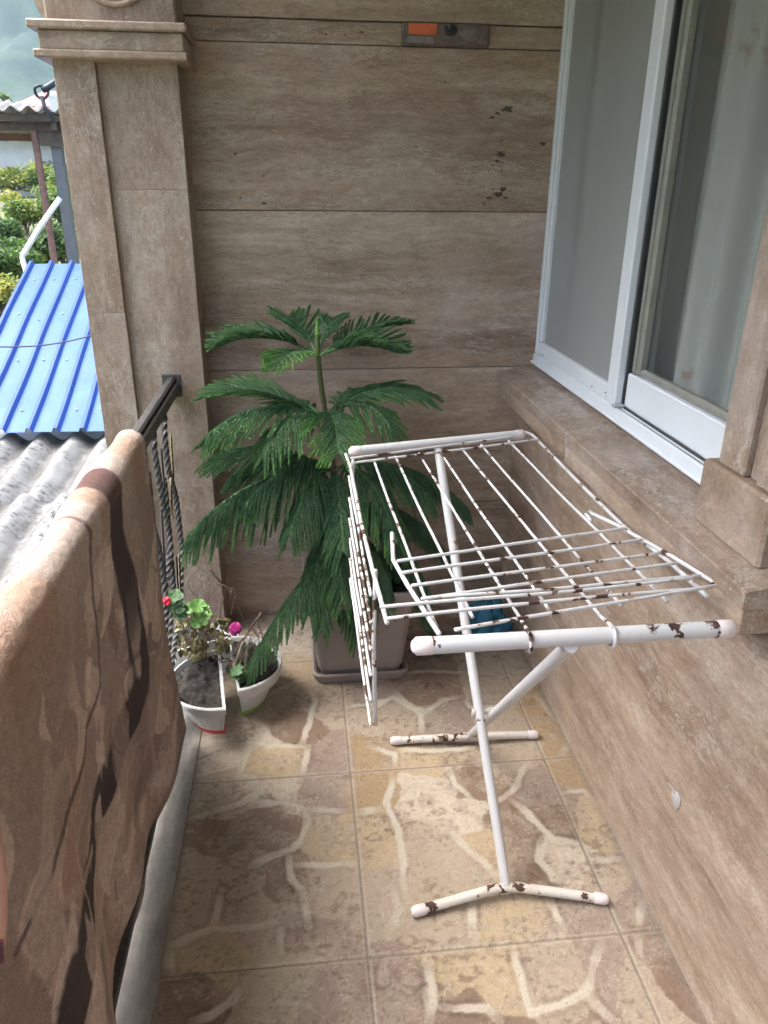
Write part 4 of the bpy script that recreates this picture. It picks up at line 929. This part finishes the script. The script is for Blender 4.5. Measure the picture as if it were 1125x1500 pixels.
for root, (u0, u1), (v0, v1), Y in ((pC, (262, 330), (925, 965), 2.2), (pB, (338, 378), (950, 985), 2.13)):
    for k in range(16):
        u, v = random.uniform(u0, u1), random.uniform(v0, v1); a = random.uniform(-1, 1); L_ = random.uniform(18, 46)
        twig(((u, v), (u + L_*.35*a + random.uniform(-5, 5), v - L_*.5), (u + L_*.8*a + random.uniform(-8, 8), v - L_*random.uniform(.6, 1.0))), Y + random.uniform(-.03, .06), random.uniform(.0012, .0024), root, random.choice((TWIG, STEM)), 'twig', .8)
twig(((361,978),(361,960),(363,942)), 2.14, .0075, pB, STEM, 'stem'); twig(((340,985),(349,960),(356,940)), 2.12, .006, pB, STEM, 'stem')
for k in range(7):
    mb = MB(); c = np.array(at(random.uniform(340, 360), random.uniform(980, 1000), 1, 2.06)); c[2] = max(c[2], .13); nv = leaf(mb, c, random.uniform(.012, .02), (random.uniform(-.4,.4), -.6, 1)); mb.build('leaf', LEAF, pB, attrs={'tip': np.full(nv, .2)}, smooth=True)
# ------------------------------------------------------------------ blue cloth
CL = plain('teal_cloth', (.035,.17,.26), .75, .25, 18)
G = []
q0 = np.array((.685, 2.50, 0.0))
for i in range(40):
    row = []
    for j in range(40):
        a = 2*math.pi*j/39; e = math.pi*.5*i/39; r = .085*math.cos(e)*(1+.28*math.sin(3*a+1)+.16*math.sin(7*a+e*5)); z = .135*math.sin(e)
        x = q0[0] + r*math.cos(a)*1.0; y = q0[1] + r*math.sin(a)*.75; k = float(fbm(x*1.0+3, y+z*2, 26, 9, 3))-.5
        row.append((min(x + k*.045, .795), y + k*.05, max(.002, z*(1+k*.5))))
    G.append(row)
mb = MB(); mb.grid(G); o = mb.build('crumpled_cloth', CL, smooth=True, ang=35); tag(o, 'crumpled blue cloth on the floor against the window wall', 'cloth')
# mortar smear on the wall
mb = MB(); q = [at(u, v, 0, XW-.0004) for u, v in ((986,1156),(993,1160),(997,1170),(995,1183),(990,1187),(986,1176),(983,1164))]
ctr = sum(q)/len(q); mb.loops([[p_ for p_ in q], [ctr + (p_-ctr)*.75 + np.array((-.003, 0, 0)) for p_ in q]], False, True); mb.tube([at(979,1147,0,XW-.0006), at(990,1162,0,XW-.001)], [.0012,.003], 6); 
tag(mb.build('plaster_splash', plain('plaster', (.40,.38,.365), .9, .1, 60), smooth=True), 'small grey blob of dried plaster stuck to the lower window wall', 'plaster blob')
# ------------------------------------------------------------------ hand at the left edge
def hp(u, v, d): return CP + (RM @ np.array([u-CW/2, v-CH/2, FPX]))/FPX*d
per = empty('person', tuple(hp(-80, 1100, .56)), 'hand with dark red nail polish hanging at the left edge, in front of the blanket', 'person')
hb = MB(); MC = []
for k, (du, L_, r) in enumerate(((0, 1.0, .0078), (-33, 1.10, .0082), (-64, 1.03, .0078), (-93, .82, .0068))):
    ch = [hp(-24+du*.9, 1190 + (8 if k else 0), .560), hp(-7+du, 1190+92*L_, .548), hp(-5+du, 1190+158*L_, .552), hp(-6+du, 1190+213*L_, .560)]
    MC.append(ch[0]); hb.tube([ch[0]*.5 + hp(-70, 1080, .565)*.5] + ch, [r*1.3, r*1.25, r*1.08, r*.98, r*.72], 14, dome=True)
wr = hp(-85, 1030, .57); cm = sum(MC)/4
for q in MC: hb.tube([wr, wr*.5+q*.5, q], [.017, .015, .011], 12, dome=True)
hb.tube([wr*.8+cm*.2, hp(-30, 1120, .60), hp(-24, 1180, .605), hp(-28, 1235, .60)], [.014, .011, .0095, .0075], 12, dome=True)
hb.tube([hp(-330, 560, .56), hp(-170, 850, .565), wr], [.040, .030, .022], 18, dome=True)
SKIN = plain('skin', (.48,.27,.21), .5, .08, 60, bump=.08)
hd = hb.build('hand', SKIN, per, smooth=True); rm = hd.modifiers.new('join', 'REMESH'); rm.mode = 'VOXEL'; rm.voxel_size = .0016; rm.use_smooth_shade = True; sm_ = hd.modifiers.new('soft', 'SMOOTH'); sm_.iterations = 6; sm_.factor = .5
NAIL = plain('nail_polish', (.10,.03,.035), .15, .05)
for k, du in enumerate((0, -33, -64, -93)):
    L_ = (1.0, 1.10, 1.03, .82)[k]; a_ = hp(-5+du, 1190+190*L_, .549); c_ = hp(-5+du, 1190+222*L_, .556); mb = MB(); mb.loops([[p_ + np.array((w_*.0048, -.0012*(1-w_*w_), 0)) for w_ in (-1, -.5, 0, .5, 1)] + [p_ + np.array((w_*.0045, .002, 0)) for w_ in (1, 0, -1)] for p_ in (a_*(1-t)+c_*t for t in (0, .35, .7, 1.0))], True, True); mb.build('nail', NAIL, per, smooth=True, ang=60)
#==PART3==
# ------------------------------------------------------------------ next door: roofs below the balcony
nh = empty('neighbour_house', (-1.9, 5.5, -3.2), 'low neighbouring house with a blue metal roof and white corrugated sheets', 'house')
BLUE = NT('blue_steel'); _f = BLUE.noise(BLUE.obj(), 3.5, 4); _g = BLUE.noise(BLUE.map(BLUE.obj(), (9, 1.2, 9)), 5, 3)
BLUE.set(Base_Color=BLUE.mix(BLUE.ramp(_g, [(.55, 0.), (.8, .25)]), BLUE.ramp(_f, [(.3, (.036,.10,.30)), (.7, (.050,.125,.345))]), (.11,.18,.32)), Roughness=.5, Specular_IOR_Level=.32); _c = BLUE.b.inputs['Base Color'].links[0].from_socket; BLUE.set(Base_Color=BLUE.mix(BLUE.attr('rib'), _c, (.016,.060,.25))); BLUE = BLUE.m  # darker ribs: their shading against the sky-reflecting pans is put into the base colour
e0 = np.array((0, 6.06, -.19)); r0 = np.array((0, 8.70, .87)); sl_ = (r0-e0); Ls = np.linalg.norm(sl_); sd_ = sl_/Ls; nz = np.array((0, -sd_[2], sd_[1]))
xL = -2.82; pitch = .205; prof_ = []
xR_ = -.55; x = xL
while x < xR_:
    for dx, hz in ((0, 0), (.003, .012), (.016, .038), (.044, .038), (.057, .012), (.060, 0), (.115, .001), (.165, .001)): prof_.append((x+dx, hz))
    x += pitch
G = []
for k, t in enumerate(np.linspace(0, 1, 24)):
    G.append([(a + .003*math.sin(t*9+a*3), *(e0 + sd_*Ls*t + nz*(hz + .003*math.sin(t*14+a*5)))[1:]) for a, hz in prof_])
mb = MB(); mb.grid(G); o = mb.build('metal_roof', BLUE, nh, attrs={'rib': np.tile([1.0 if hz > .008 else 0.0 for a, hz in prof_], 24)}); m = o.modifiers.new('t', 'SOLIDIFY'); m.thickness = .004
random.seed(2); ZN = plain('zinc', (.6,.6,.6), .4); first = None
for k, t in enumerate((.10, .36, .60, .64, .88)):
    for j in range(11):
        if random.random() < .75:
            xx = xL + .13 + j*pitch + random.uniform(-.02,.02); p_ = e0 + sd_*Ls*t + nz*.008
            if first is None:
                mb = MB(); mb.tube([(nh.location.x, nh.location.y, nh.location.z), (nh.location.x, nh.location.y, nh.location.z+.004)], .010, 8); first = mb.build('roof_screw', ZN, o); sc1 = first
            else: sc1 = first.copy(); COL.objects.link(sc1); sc1.parent = o
            sc1.location = (xx - nh.location.x, p_[1] - nh.location.y, p_[2] - nh.location.z)
# fibre cement sheets
FIB = NT('fibre_cement'); _f = FIB.noise(FIB.obj(), 22, 6, .7); _g = FIB.noise(FIB.obj(), 2.3, 4, .6); _m = FIB.math('MULTIPLY', FIB.ramp(_f, [(.48, 0.), (.62, 1.)]), FIB.ramp(_g, [(.42, 0.1), (.60, 1.)]))
FIB.set(Base_Color=FIB.mix(_m, FIB.ramp(FIB.noise(FIB.obj(), 6, 4), [(.3, (.17,.166,.157)), (.7, (.255,.25,.236))]), (.055,.053,.05)), Roughness=.9, Specular_IOR_Level=.1); _c = FIB.b.inputs['Base Color'].links[0].from_socket; FIB.set(Base_Color=FIB.mix(FIB.math('MULTIPLY', FIB.ramp(FIB.attr('rib'), [(.45, 0.), (.9, .85)]), FIB.ramp(FIB.noise(FIB.map(FIB.obj(), (1.5,.5,1)), 5, 5, .65), [(.36, .15), (.6, 1.)])), _c, (.085,.08,.072))); FIB.bump(_f, .4, .004); FIB = FIB.m
rows = [(6.25, -.275, 4.75), (4.95, -.325, 3.72), (3.92, -.405, 2.6), (2.8, -.50, 1.2)]
for k, (ya, za, yb) in enumerate(rows):
    zb = za - .095 if k else za - .12
    xa, xb = -3.6, -.62
    xs = np.arange(xa, xb, .0125); G = []
    for t in np.linspace(0, 1, 12):
        y = ya*(1-t) + yb*t; z = za*(1-t) + zb*t
        G.append([(x, y + (.010*math.sin(x*3+k) if t == 1 else 0), z + .040*math.cos(2*math.pi*(x+.02*k)/.265)) for x in xs])
    mb = MB(); mb.grid(G); o = mb.build('fibre_cement_sheet', FIB, nh, smooth=True, attrs={'rib': np.tile(.5 - .5*np.cos(2*math.pi*(xs+.02*k)/.265), 12)}); m = o.modifiers.new('t', 'SOLIDIFY'); m.thickness = .008
WHW = NT('whitewash'); _f = WHW.noise(WHW.obj(), 1.3, 5, .6); WHW.set(Base_Color=WHW.ramp(_f, [(.3, (.42,.43,.43)), (.7, (.62,.63,.63))]), Roughness=.9); WHW = WHW.m
mb = MB(); mb.box((-2.7, 6.25, -3.3), (-.66, 8.4, -.32)); mb.box((-3.5, 1.3, -3.3), (-.7, 6.1, -.75)); mb.build('wall', WHW, nh)
mb = MB(); c0 = at(-20, 508, 1, 6.6); c1 = at(160, 484, 1, 6.9); mb.tube([c0*(1-t)+c1*t - np.array((0, 0, .05*math.sin(math.pi*t))) for t in np.linspace(0, 1, 16)] , .006, 6)
tag(mb.build('overhead_cable', GASK), 'thin black cable strung across above the blue roof', 'cable')
# ------------------------------------------------------------------ shed on posts
sh = empty('open_shed', (-2.9, 10.5, -3.2), 'open shed with a corrugated roof on thin posts beyond the blue roof', 'shed')
AGED = NT('aged_sheet'); _f = AGED.noise(AGED.obj(), 9, 5, .65); AGED.set(Base_Color=AGED.ramp(_f, [(.3, (.16,.14,.125)), (.7, (.33,.31,.29))]), Roughness=.9); AGED = AGED.m
RUST = plain('rusty_paint', (.19,.105,.085), .65, .25, 20); GREY = plain('grey_post_paint', (.13,.14,.155), .6, .12, 10); WOOD = plain('dark_beam', (.10,.075,.062), .8, .3, 15); WPIPE = plain('white_pipe', (.72,.73,.74), .4, .06)
xs = np.arange(-4.6, -1.2, .0125); G = []
for t in np.linspace(0, 1, 10):
    y = 9.55 + 2.7*t; G.append([(x, y - (.0 if t < 1 else .55*sst(-3.3, -2.2, x)), 2.40 - .16*t + .027*math.cos(2*math.pi*x/.177)) for x in xs])
mb = MB(); mb.grid(G); o = mb.build('roof_sheet', AGED, sh, smooth=True); m = o.modifiers.new('t', 'SOLIDIFY'); m.thickness = .009
mb = MB(); mb.box((-4.5, 9.80, 2.20), (-1.3, 9.90, 2.29)); mb.build('beam', WOOD, sh); mb = MB(); mb.box((-4.5, 10.9, 2.15), (-1.3, 10.97, 2.235)); mb.build('purlin', RUST, sh)
mb = MB(); mb.box((-4.5, 9.66, 2.29), (-1.3, 9.70, 2.345)); mb.build('purlin', WOOD, sh)
mb = MB(); mb.prism([(9.7, 2.29), (12.2, 2.14), (12.2, 2.06), (9.7, 2.20)], 0, -2.66, -2.60); mb.build('rafter', WOOD, sh)
q = at(65, 290, 1, 9.85); mb = MB(); mb.tube([(q[0]+.012, 9.85, -3.2), (q[0], 9.85, 2.2)], .040, 12); mb.build('post', RUST, sh, smooth=True, ang=40)
q = at(98, 310, 1, 9.95); mb = MB(); mb.box((q[0]-.065, 9.9, -3.2), (q[0]+.055, 10.0, 2.2), .01); mb.build('post', GREY, sh)
mb = MB(); mb.box((q[0]-.16, 9.84, 2.05), (q[0]+.3, 9.9, 2.2)); mb.build('bracket', WOOD, sh)
pp = at(107, 310, 1, 9.75); mb = MB(); mb.tube([(pp[0]+.03, 9.75, -1.0), (pp[0]+.03, 9.75, 1.99)], .026, 10); tag(mb.build('downpipe', WPIPE, smooth=True, ang=40), 'straight white downpipe beside the grey shed post', 'pipe')
mb = MB(); P = [at(88, 290, 1, 9.55), at(60, 330, 1, 9.5), at(33, 374, 1, 9.4), at(33, 379, 1, 9.4), at(39, 400, 1, 9.35)]; P.append(P[-1] - np.array((0, 0, 1.0))); mb.tube(P, .030, 10); tag(mb.build('drain_pipe', WPIPE, smooth=True), 'bent white drain pipe slanting down behind the blue roof', 'pipe')
mb = MB()
mb.tube([at(88, 116, 1, 8.6), at(70, 128, 1, 8.6), at(62, 132, 1, 8.6)], .030, 10)
ctr = at(61, 135, 1, 8.6); mb.tube([ctr + np.array((.062*math.cos(t), .02*math.sin(2*t), .055*math.sin(t))) for t in np.linspace(0, 2*math.pi, 22)], .014, 8)
mb.tube([at(61, 141, 1, 8.6), at(66, 158, 1, 8.6), at(80, 176, 1, 8.6)], .020, 8)
tag(mb.build('power_cable', plain('cable_black', (.022,.034,.042), .45, .2), smooth=True), 'black knotted cable loop against the hazy hillside, above the shed roof', 'cable')
# ------------------------------------------------------------------ garden and far houses
def gh(x, y):
    "terrain height"
    d = np.hypot(x+3, y)
    return -3.25 + 3.0*sst(9.4, 12.2, d) + .15*np.clip(d-11.5, 0, 9.5) + .03*np.clip(d-21, 0, 1e9) + .35*(fbm(x, y, .12, 3, 3)-.5)*sst(10, 20, d) 
def mount(x, y):
    d = np.hypot(x, y); a = np.arctan2(x, y)
    return 215*sst(150, 640, d)*(.82 + .18*np.sin(a*3.1+.9)) + 60*(fbm(x, y, .009, 8, 4)-.5)*sst(150, 320, d) + 16*(fbm(x, y, .05, 9, 3)-.5)*sst(120, 220, d)
GR = NT('garden_earth'); _f = GR.noise(GR.obj(), 1.1, 6, .65); GR.set(Base_Color=GR.ramp(_f, [(.38, (.105,.085,.062)), (.52, (.12,.125,.05)), (.66, (.10,.16,.045))]), Roughness=.95); GR.bump(_f, 1, .05)
rr = np.concatenate([[0, 3, 6, 8], np.linspace(9, 30, 44), np.geomspace(32, 140, 26)]); aa = np.linspace(0, 2*math.pi, 181)
Rr, Aa = np.meshgrid(rr, aa, indexing='ij'); X = Rr*np.sin(Aa); Y = Rr*np.cos(Aa); G = np.stack([X, Y, gh(X, Y)], -1)
mb = MB(); mb.grid(G); tag(mb.build('ground', GR.m, smooth=True), kind='structure')
FOR = NT('forest_floor'); _f = FOR.noise(FOR.obj(), .075, 7, .7); FOR.set(Base_Color=FOR.ramp(_f, [(.35, (.022,.040,.028)), (.6, (.050,.080,.045)), (.75, (.085,.11,.06))]), Roughness=.95)
rr = np.concatenate([np.linspace(139, 660, 60), [900, 1500, 3000]]); aa = np.linspace(-2.6, 1.3, 240)
Rr, Aa = np.meshgrid(rr, aa, indexing='ij'); X = Rr*np.sin(Aa); Y = Rr*np.cos(Aa); G = np.stack([X, Y, gh(X, Y)*0 + mount(X, Y) + gh(139*np.sin(Aa), 139*np.cos(Aa)) - .5 - np.clip(Rr-660, 0, 1e9)*.06], -1)
mb = MB(); mb.grid(G); tag(mb.build('mountain', FOR.m, smooth=True), kind='structure')
LF = NT('shrub_leaves'); t_ = LF.attr('tip'); LF.set(Base_Color=LF.ramp(t_, [(0, (.030,.070,.018)), (.35, (.075,.150,.030)), (.65, (.16,.235,.045)), (1, (.33,.33,.06))]), Roughness=.55)
tl = LF.n('ShaderNodeBsdfTranslucent'); LF.l(LF.ramp(t_, [(0, (.04,.10,.02)), (.5, (.13,.24,.04)), (1, (.36,.36,.06))]), tl.inputs['Color']); mx = LF.n('ShaderNodeMixShader'); mx.inputs[0].default_value = .4; LF.l(LF.b.outputs[0], mx.inputs[1]); LF.l(tl.outputs[0], mx.inputs[2]); LF.l(mx.outputs[0], LF.out.inputs[0]); LF = LF.m
BK = plain('shrub_stem', (.12,.09,.06), .9, .2)
def shrub(c, rad, hgt, n, hue, label, seed, ls=.075, name='garden_shrub', cat='shrub', grp='garden shrubs behind the shed'):
    r_ = np.random.RandomState(seed); root = empty(name, tuple(c), label, cat, grp); sm_ = MB(); cl = []
    for k in range(9):
        a = r_.rand()*6.28; q = np.array((math.cos(a)*rad*.55*r_.rand()**.5, math.sin(a)*rad*.55*r_.rand()**.5, hgt*(.45+.5*r_.rand()))); cl.append((q, rad*(.28+.25*r_.rand()))); sm_.tube([np.array(c), np.array(c)+q*.6*np.array((.5,.5,1)), np.array(c)+q], [.03*rad, .02*rad, .008*rad], 6)
    sm_.build('stem', BK, root)
    ci = r_.randint(0, len(cl), n); D = unit(r_.randn(n, 3)); R = r_.rand(n)**.45
    Ctr = np.array(c) + np.array([cl[i][0] for i in ci]) + D*R[:, None]*np.array([cl[i][1] for i in ci])[:, None]*np.array((1, 1, .8))
    Ctr[:, 2] = np.maximum(Ctr[:, 2], c[2] + .02)
    N = unit(D*.6 + r_.randn(n, 3)*.6 + np.array((0, 0, .5))); A = unit(np.cross(N, r_.randn(n, 3))); B = np.cross(N, A); l_ = ls*(.6+.8*r_.rand(n))[:, None]
    V = np.stack([Ctr - A*l_*.5, Ctr + B*l_*.28 + N*l_*.06, Ctr + A*l_*.6, Ctr - B*l_*.28 + N*l_*.06], 1).reshape(-1, 3)
    mb = MB(); mb.add(V, [(4*i, 4*i+1, 4*i+2, 4*i+3) for i in range(n)]); tv = np.clip(hue + .18*r_.randn(len(cl))[ci] + .13*r_.randn(n), 0, 1)
    mb.build('foliage', LF, root, attrs={'tip': np.repeat(tv, 4)}); return root
def onG(u, v, D):
    d = RM @ np.array([u-CW/2, v-CH/2, FPX]); d /= np.linalg.norm(d[:2]); p_ = CP + d*D; p_[2] = gh(np.array(p_[0]), np.array(p_[1])); return p_
def hitG(u, v, far=30):
    d = RM @ np.array([u-CW/2, v-CH/2, FPX]); d /= np.linalg.norm(d[:2])
    for D in np.arange(9.5, far, .05):
        p_ = CP + d*D
        if p_[2] <= gh(np.array(p_[0]), np.array(p_[1])): return p_
    return onG(u, v, far)
shr = [(4, 462, .55, .40, .80, 'yellowish low bush beside the left edge of the blue roof'), (26, 425, .6, .60, .45, 'green bush just above the corner of the blue roof'),
  (6, 405, .6, .55, .35, 'mid green bush at the left edge beside the white drain pipe'), (64, 398, .6, .7, .42, 'green shrub behind the brown shed post'), (96, 402, .65, .8, .28, 'dark green bush between the two shed posts'),
  (40, 345, .65, .8, .78, 'tall yellow green vine clump left of the brown post'), (4, 370, .6, .5, .30, 'dark bush by the bare brown soil'), (92, 345, .7, .9, .42, 'leafy shrub seen above the slanting pipe'),
  (22, 290, .8, .75, .80, 'bright yellow green shrub in front of the whitewashed house'), (72, 290, .8, .8, .55, 'light green shrub at the foot of the whitewashed house'), (-8, 285, .8, .6, .60, 'pale green bush cut by the left picture edge'), (108, 310, .7, .9, .40, 'green shrub by the grey post')]
for k, (u, v, rad, hg, hue, lab) in enumerate(shr): shrub(hitG(u, v), rad, hg, 2400, hue, lab, 40+k, ls=.085)
# distant trees right under the mountain
for k, (u, D, hg, hue, lab) in enumerate(((-2, 62, 6.0, .45, 'round tree rising past the left end of the shed roof'), (-30, 66, 7.0, .3, 'dark tree at the far left beyond the shed'))):
    shrub(onG(u, 200, D), 1.5, hg*.9, 2600, hue, lab, 80+k, ls=.28, name='garden_tree', cat='tree', grp='trees beyond the shed')
mb = MB(); q = hitG(37, 316); q[2] += .04; L = []
for k in range(9):
    e = -math.pi/2 + math.pi*k/8; L.append([(q[0] + .095*math.cos(e)*(1+.07*math.cos(8*a))*math.cos(a), q[1] + .095*math.cos(e)*(1+.07*math.cos(8*a))*math.sin(a), q[2] + .08*math.sin(e)) for a in np.linspace(0, 2*math.pi, 32, endpoint=False)])
mb.loops(L, True, True); pk = mb.build('pumpkin', plain('pumpkin_skin', (.62,.16,.06), .5, .15), smooth=True); tag(pk, 'orange pumpkin lying among the garden leaves', 'pumpkin')
mb = MB(); mb.tube([(q[0], q[1], q[2]+.075), (q[0]+.015, q[1], q[2]+.12)], [.018, .012], 7); mb.build('stalk', BK, pk)
# whitewashed house behind the garden
hA = empty('whitewashed_house', (-6.5, 26, 0), 'pale whitewashed house with a sloping grey roof behind the garden', 'house')
mb = MB(); mb.box((-13, 25.5, -1.5), (-5.2, 31, 2.95)); mb.build('wall', WHW, hA)
mb = MB(); G = []
for t in np.linspace(0, 1, 8): G.append([(x, 24.9 + 3.6*t, 3.28 - .17*(x+9) + .9*t + .05*math.cos(2*math.pi*x/.30)) for x in np.arange(-13.3, -4.6, .03)])
mb.grid(G); o = mb.build('roof', AGED, hA, smooth=True); m = o.modifiers.new('t', 'SOLIDIFY'); m.thickness = .03
mb = MB(); mb.box((-6.9, 25.44, 1.5), (-6.1, 25.56, 2.4), .01); wd_ = mb.build('window', PVC, hA); mb = MB(); mb.box((-6.8, 25.42, 1.6), (-6.2, 25.438, 2.3)); mb.build('pane', SMOKE, wd_)
# red roofed house further up
hB = empty('red_roofed_house', (-15.5, 58, 5), 'small white house with a red roof below the mountain', 'house')
q0, q1, q2 = at(22, 152, 1, 58), at(84, 141, 1, 58), at(110, 141, 1, 58)
zr = at(60, 141, 1, 58)[2]; ze = at(30, 157, 1, 58)[2]; xr0, xr1 = at(52, 145, 1, 58)[0], at(140, 145, 1, 58)[0]; xl = at(24, 150, 1, 58)[0]
REDT = plain('red_sheet', (.46,.13,.10), .6, .12, 2)
mb = MB(); mb.add([(xl, 57, ze), (xr1+2, 57, ze), (xr1+1, 60, zr+.5), (xr0, 60, zr+.5), (xl, 64, ze), (xr1+2, 64, ze)], [(0,1,2,3), (3,2,5,4), (0,3,4), (1,5,2)]); o = mb.build('roof', REDT, hB); m = o.modifiers.new('t', 'SOLIDIFY'); m.thickness = .15
mb = MB(); mb.box((xl+.7, 57.5, -1), (xr1+1.5, 63.5, ze-.05)); mb.build('wall', WHW, hB)
q = at(70, 158, 1, 56); mb = MB(); mb.box((q[0], 56.4, q[2]-4), (q[0]+3.5, 57.4, q[2]+.75)); mb.build('annexe', WHW, hB)
# ------------------------------------------------------------------ haze
HZ = bpy.data.materials.new('haze_air'); HZ.use_nodes = True; t = HZ.node_tree; t.nodes.clear(); pv = t.nodes.new('ShaderNodeVolumePrincipled'); pv.inputs['Color'].default_value = (.24,.38,.60,1); pv.inputs['Density'].default_value = .0008; pv.inputs['Anisotropy'].default_value = 0
ou = t.nodes.new('ShaderNodeOutputMaterial'); t.links.new(pv.outputs[0], ou.inputs['Volume'])
mb = MB(); mb.box((-3200, -3200, -160), (3200, 3200, 330)); hz = mb.build('haze', HZ); tag(hz, kind='stuff')
